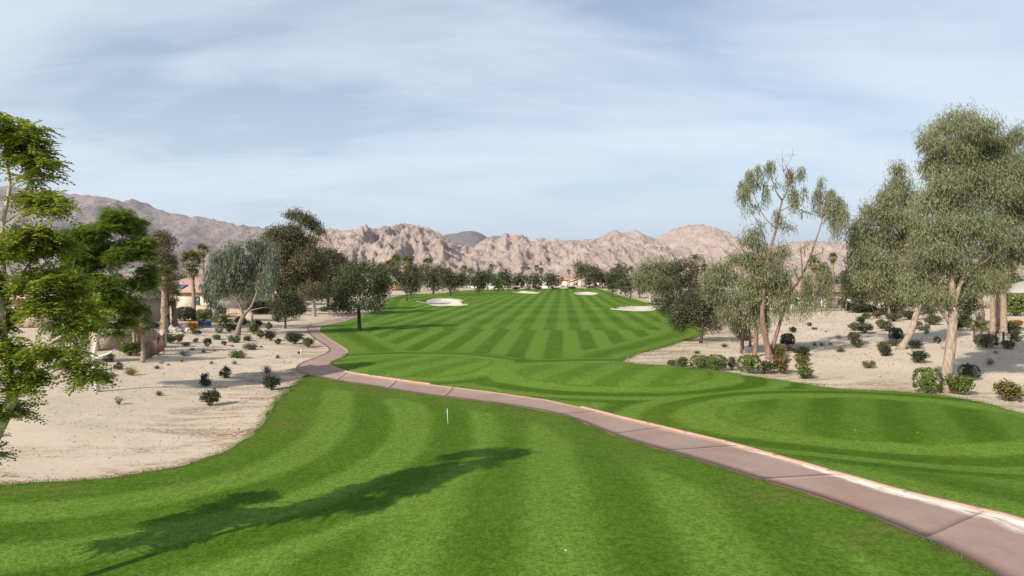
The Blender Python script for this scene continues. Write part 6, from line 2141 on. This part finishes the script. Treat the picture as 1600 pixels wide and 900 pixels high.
def car(label, x, y, yaw):
    z = hz(x, y)
    root = tag(empty('parked_car', (x, y, z), yaw), label, 'car')

    def loft(secs):
        """secs: (y, half width bottom, half width top, z0, z1)"""
        mb = MB()
        vs = []
        for (yy, wb, wt_, z0, z1) in secs:
            vs += [(-wb, yy, z0), (wb, yy, z0), (wb * 1.02, yy, (z0 + z1) / 2), (wt_, yy, z1), (-wt_, yy, z1), (-wb * 1.02, yy, (z0 + z1) / 2)]
        fs = []
        for i in range(len(secs) - 1):
            for j in range(6):
                fs.append((i * 6 + j, i * 6 + (j + 1) % 6, (i + 1) * 6 + (j + 1) % 6, (i + 1) * 6 + j))
        n_ = (len(secs) - 1) * 6
        fs += [(5, 4, 3, 2, 1, 0), tuple(n_ + j for j in range(6))]
        mb.add(vs, fs)
        return mb
    loft([(-2.25, 0.78, 0.70, 0.35, 0.72), (-2.1, 0.88, 0.80, 0.28, 0.88), (-1.0, 0.92, 0.84, 0.26, 1.02), (0.2, 0.92, 0.85, 0.26, 1.05), (1.9, 0.90, 0.82, 0.28, 1.02), (2.25, 0.84, 0.76, 0.36, 0.85)]).build('body', M['whitepaint'], root)
    cb = loft([(-0.95, 0.78, 0.76, 1.0, 1.06), (-0.35, 0.78, 0.64, 1.0, 1.62), (1.2, 0.78, 0.64, 1.0, 1.66), (2.0, 0.78, 0.70, 1.0, 1.12)]).build('cabin', M['whitepaint'], root)
    ws = MB()
    ws.add([(-0.68, -0.93, 1.10), (0.68, -0.93, 1.10), (0.57, -0.42, 1.57), (-0.57, -0.42, 1.57)], [(0, 1, 2, 3)])
    ws.add([(-0.68, -0.95, 1.12), (0.68, -0.95, 1.12), (0.57, -0.44, 1.59), (-0.57, -0.44, 1.59)], [(0, 1, 2, 3)])
    ws.build('windscreen', M['glass'], cb)
    for s in (-1, 1):
        MB().box((s * 0.62, -2.22, 0.68), (0.32, 0.1, 0.14)).build('headlight', M['frame'], root)
        MB().box((s * 0.765, 0.4, 1.34), (0.03, 1.3, 0.34)).build('side_window', M['glass'], cb)
        MB().box((s * 0.98, -0.65, 1.06), (0.18, 0.1, 0.13)).build('mirror', M['whitepaint'], root)
        for yy in (-1.4, 1.4):
            wh = MB().tube([(s * 0.74, yy, 0.33), (s * 0.95, yy, 0.33)], [0.33, 0.33], 16).build('wheel', M['iron'], root)
            MB().tube([(s * 0.95, yy, 0.33), (s * 0.965, yy, 0.33)], [0.2, 0.19], 12).build('rim', M['frame'], wh)
    MB().box((0, -2.24, 0.52), (1.1, 0.08, 0.16)).build('grille', M['iron'], root)


car('white car parked behind the shrubs right of the white house', XY(1407, 104), 106, math.radians(-12))

# ------------------------------------------------------------------ loose stuff on the ground
LEAF['blade'] = leafmat('grass_blades', (0.05, 0.10, 0.012), (0.15, 0.215, 0.035), (0.26, 0.22, 0.09), 0.25)
LEAF['litter'] = leafmat('leaf_litter', (0.10, 0.065, 0.04), (0.30, 0.21, 0.13), None, 0.05)


def along(line, n):
    line = np.array(line)
    L = np.concatenate([[0], np.cumsum(np.linalg.norm(np.diff(line, axis=0), axis=1))])
    wgt = L[-1] * RNG.random(n)
    P = np.stack([np.interp(wgt, L, line[:, k]) for k in range(2)], -1)
    return P


fr = Leaves()
edA = catmull([gp2(*p_) for p_ in EDGE_A_LEFT[19:40]], 0.5)
pathN = catmull([gp2(*p_) for p_ in PATH_NEAR[1:16]], 0.5)
pathF = catmull([gp2(*p_) for p_ in PATH_FAR[1:19]], 0.5)
for line, n_, off, sg in ((leftB, 9000, 0.0, 0.22), (edA, 7000, 0.0, 0.25), (pathN, 5000, 0.08, 0.10), (pathF, 4500, 0.28, 0.10)):
    P = along(line, n_) + RNG.normal(0, sg, (n_, 2))
    k = (np.abs(P[:, 0]) < 60) & (P[:, 1] < 120) & (P[:, 1] > 14)
    if line is pathF or line is pathN:
        ok = np.abs(dist_line(P[:, 0], P[:, 1], pathF)) + np.abs(dist_line(P[:, 0], P[:, 1], pathN)) > 3.4
        k &= ok
    P = P[k]
    z_ = np.array([hz(*q_) for q_ in P]) + 0.03
    big = np.clip(P[:, 1] / 30, 1, 2.4)
    ax = unit(np.stack([RNG.normal(0, 0.5, len(P)), RNG.normal(0, 0.5, len(P)), np.ones(len(P))], -1))
    sd = unit(np.cross(ax, rand_dir(len(P))))
    L = RNG.uniform(0.025, 0.06, len(P)) * big
    fr.add(np.column_stack([P, z_]) + ax * (L * 0.4)[:, None], ax, sd, L, 0.022 * big, 0.5 + RNG.normal(0, 0.3, len(P)))
tag(obj('grass_fringe', fr.mesh('grass_fringe', LEAF['blade'])), 'ragged fringe of grass along the edges of the lawns', 'grass', kind='stuff')
lt = Leaves()
cand = np.column_stack([RNG.uniform(-46, 60, 90000), 20 + 90 * RNG.random(90000) ** 1.6])
cand = cand[np.abs(cand[:, 0]) < cand[:, 1] * 0.78]
iX = np.clip(np.searchsorted(GX, cand[:, 0]), 0, len(GX) - 1)
iY = np.clip(np.searchsorted(GY, cand[:, 1]), 0, len(GY) - 1)
es = edge_sand[iX, iY]
onp = dist_line(cand[:, 0], cand[:, 1], (PF + PN)[::6] / 2)
patch = fbm(cand[:, 0] * 0.25, cand[:, 1] * 0.4, 3)
keep_ = (es > 0.15) & (onp > 2.4) & (RNG.random(len(cand)) < np.clip(0.30 + patch * 0.9 + np.exp(-es / 2.0) * 0.5, 0.05, 1))
cand = cand[keep_][:9000]
z_ = np.array([hz(*q_) for q_ in cand]) + 0.015
nrm = unit(np.stack([RNG.normal(0, 0.5, len(cand)), RNG.normal(0, 0.5, len(cand)), np.ones(len(cand))], -1))
ax = unit(np.cross(nrm, rand_dir(len(cand))))
sz_ = RNG.uniform(0.03, 0.10, len(cand)) ** 1.0 * np.clip(cand[:, 1] / 40, 0.8, 1.6)
lt.add(np.column_stack([cand, z_]), ax, np.cross(nrm, ax), sz_ * 1.5, sz_ * 0.7, 0.5 + RNG.normal(0, 0.35, len(cand)))
tag(obj('leaf_litter', lt.mesh('leaf_litter', LEAF['litter'])), 'fallen leaves and twigs scattered over the sand', 'leaf litter', kind='stuff')

# ------------------------------------------------------------------ the air between here and the mountains
hm = bpy.data.materials.new('haze')
hm.use_nodes = True
ht = hm.node_tree
ht.nodes.clear()
pv = ht.nodes.new('ShaderNodeVolumePrincipled')
pv.inputs['Color'].default_value = (0.66, 0.80, 1.0, 1)
pv.inputs['Density'].default_value = 2.3e-5
pv.inputs['Anisotropy'].default_value = 0.2
ho = ht.nodes.new('ShaderNodeOutputMaterial')
ht.links.new(pv.outputs[0], ho.inputs['Volume'])
hb = MB()
hb.box((0, 14000, 1000), (70000, 52000, 2020))
hz_o = hb.build('haze', hm)
tag(hz_o, kind='stuff')
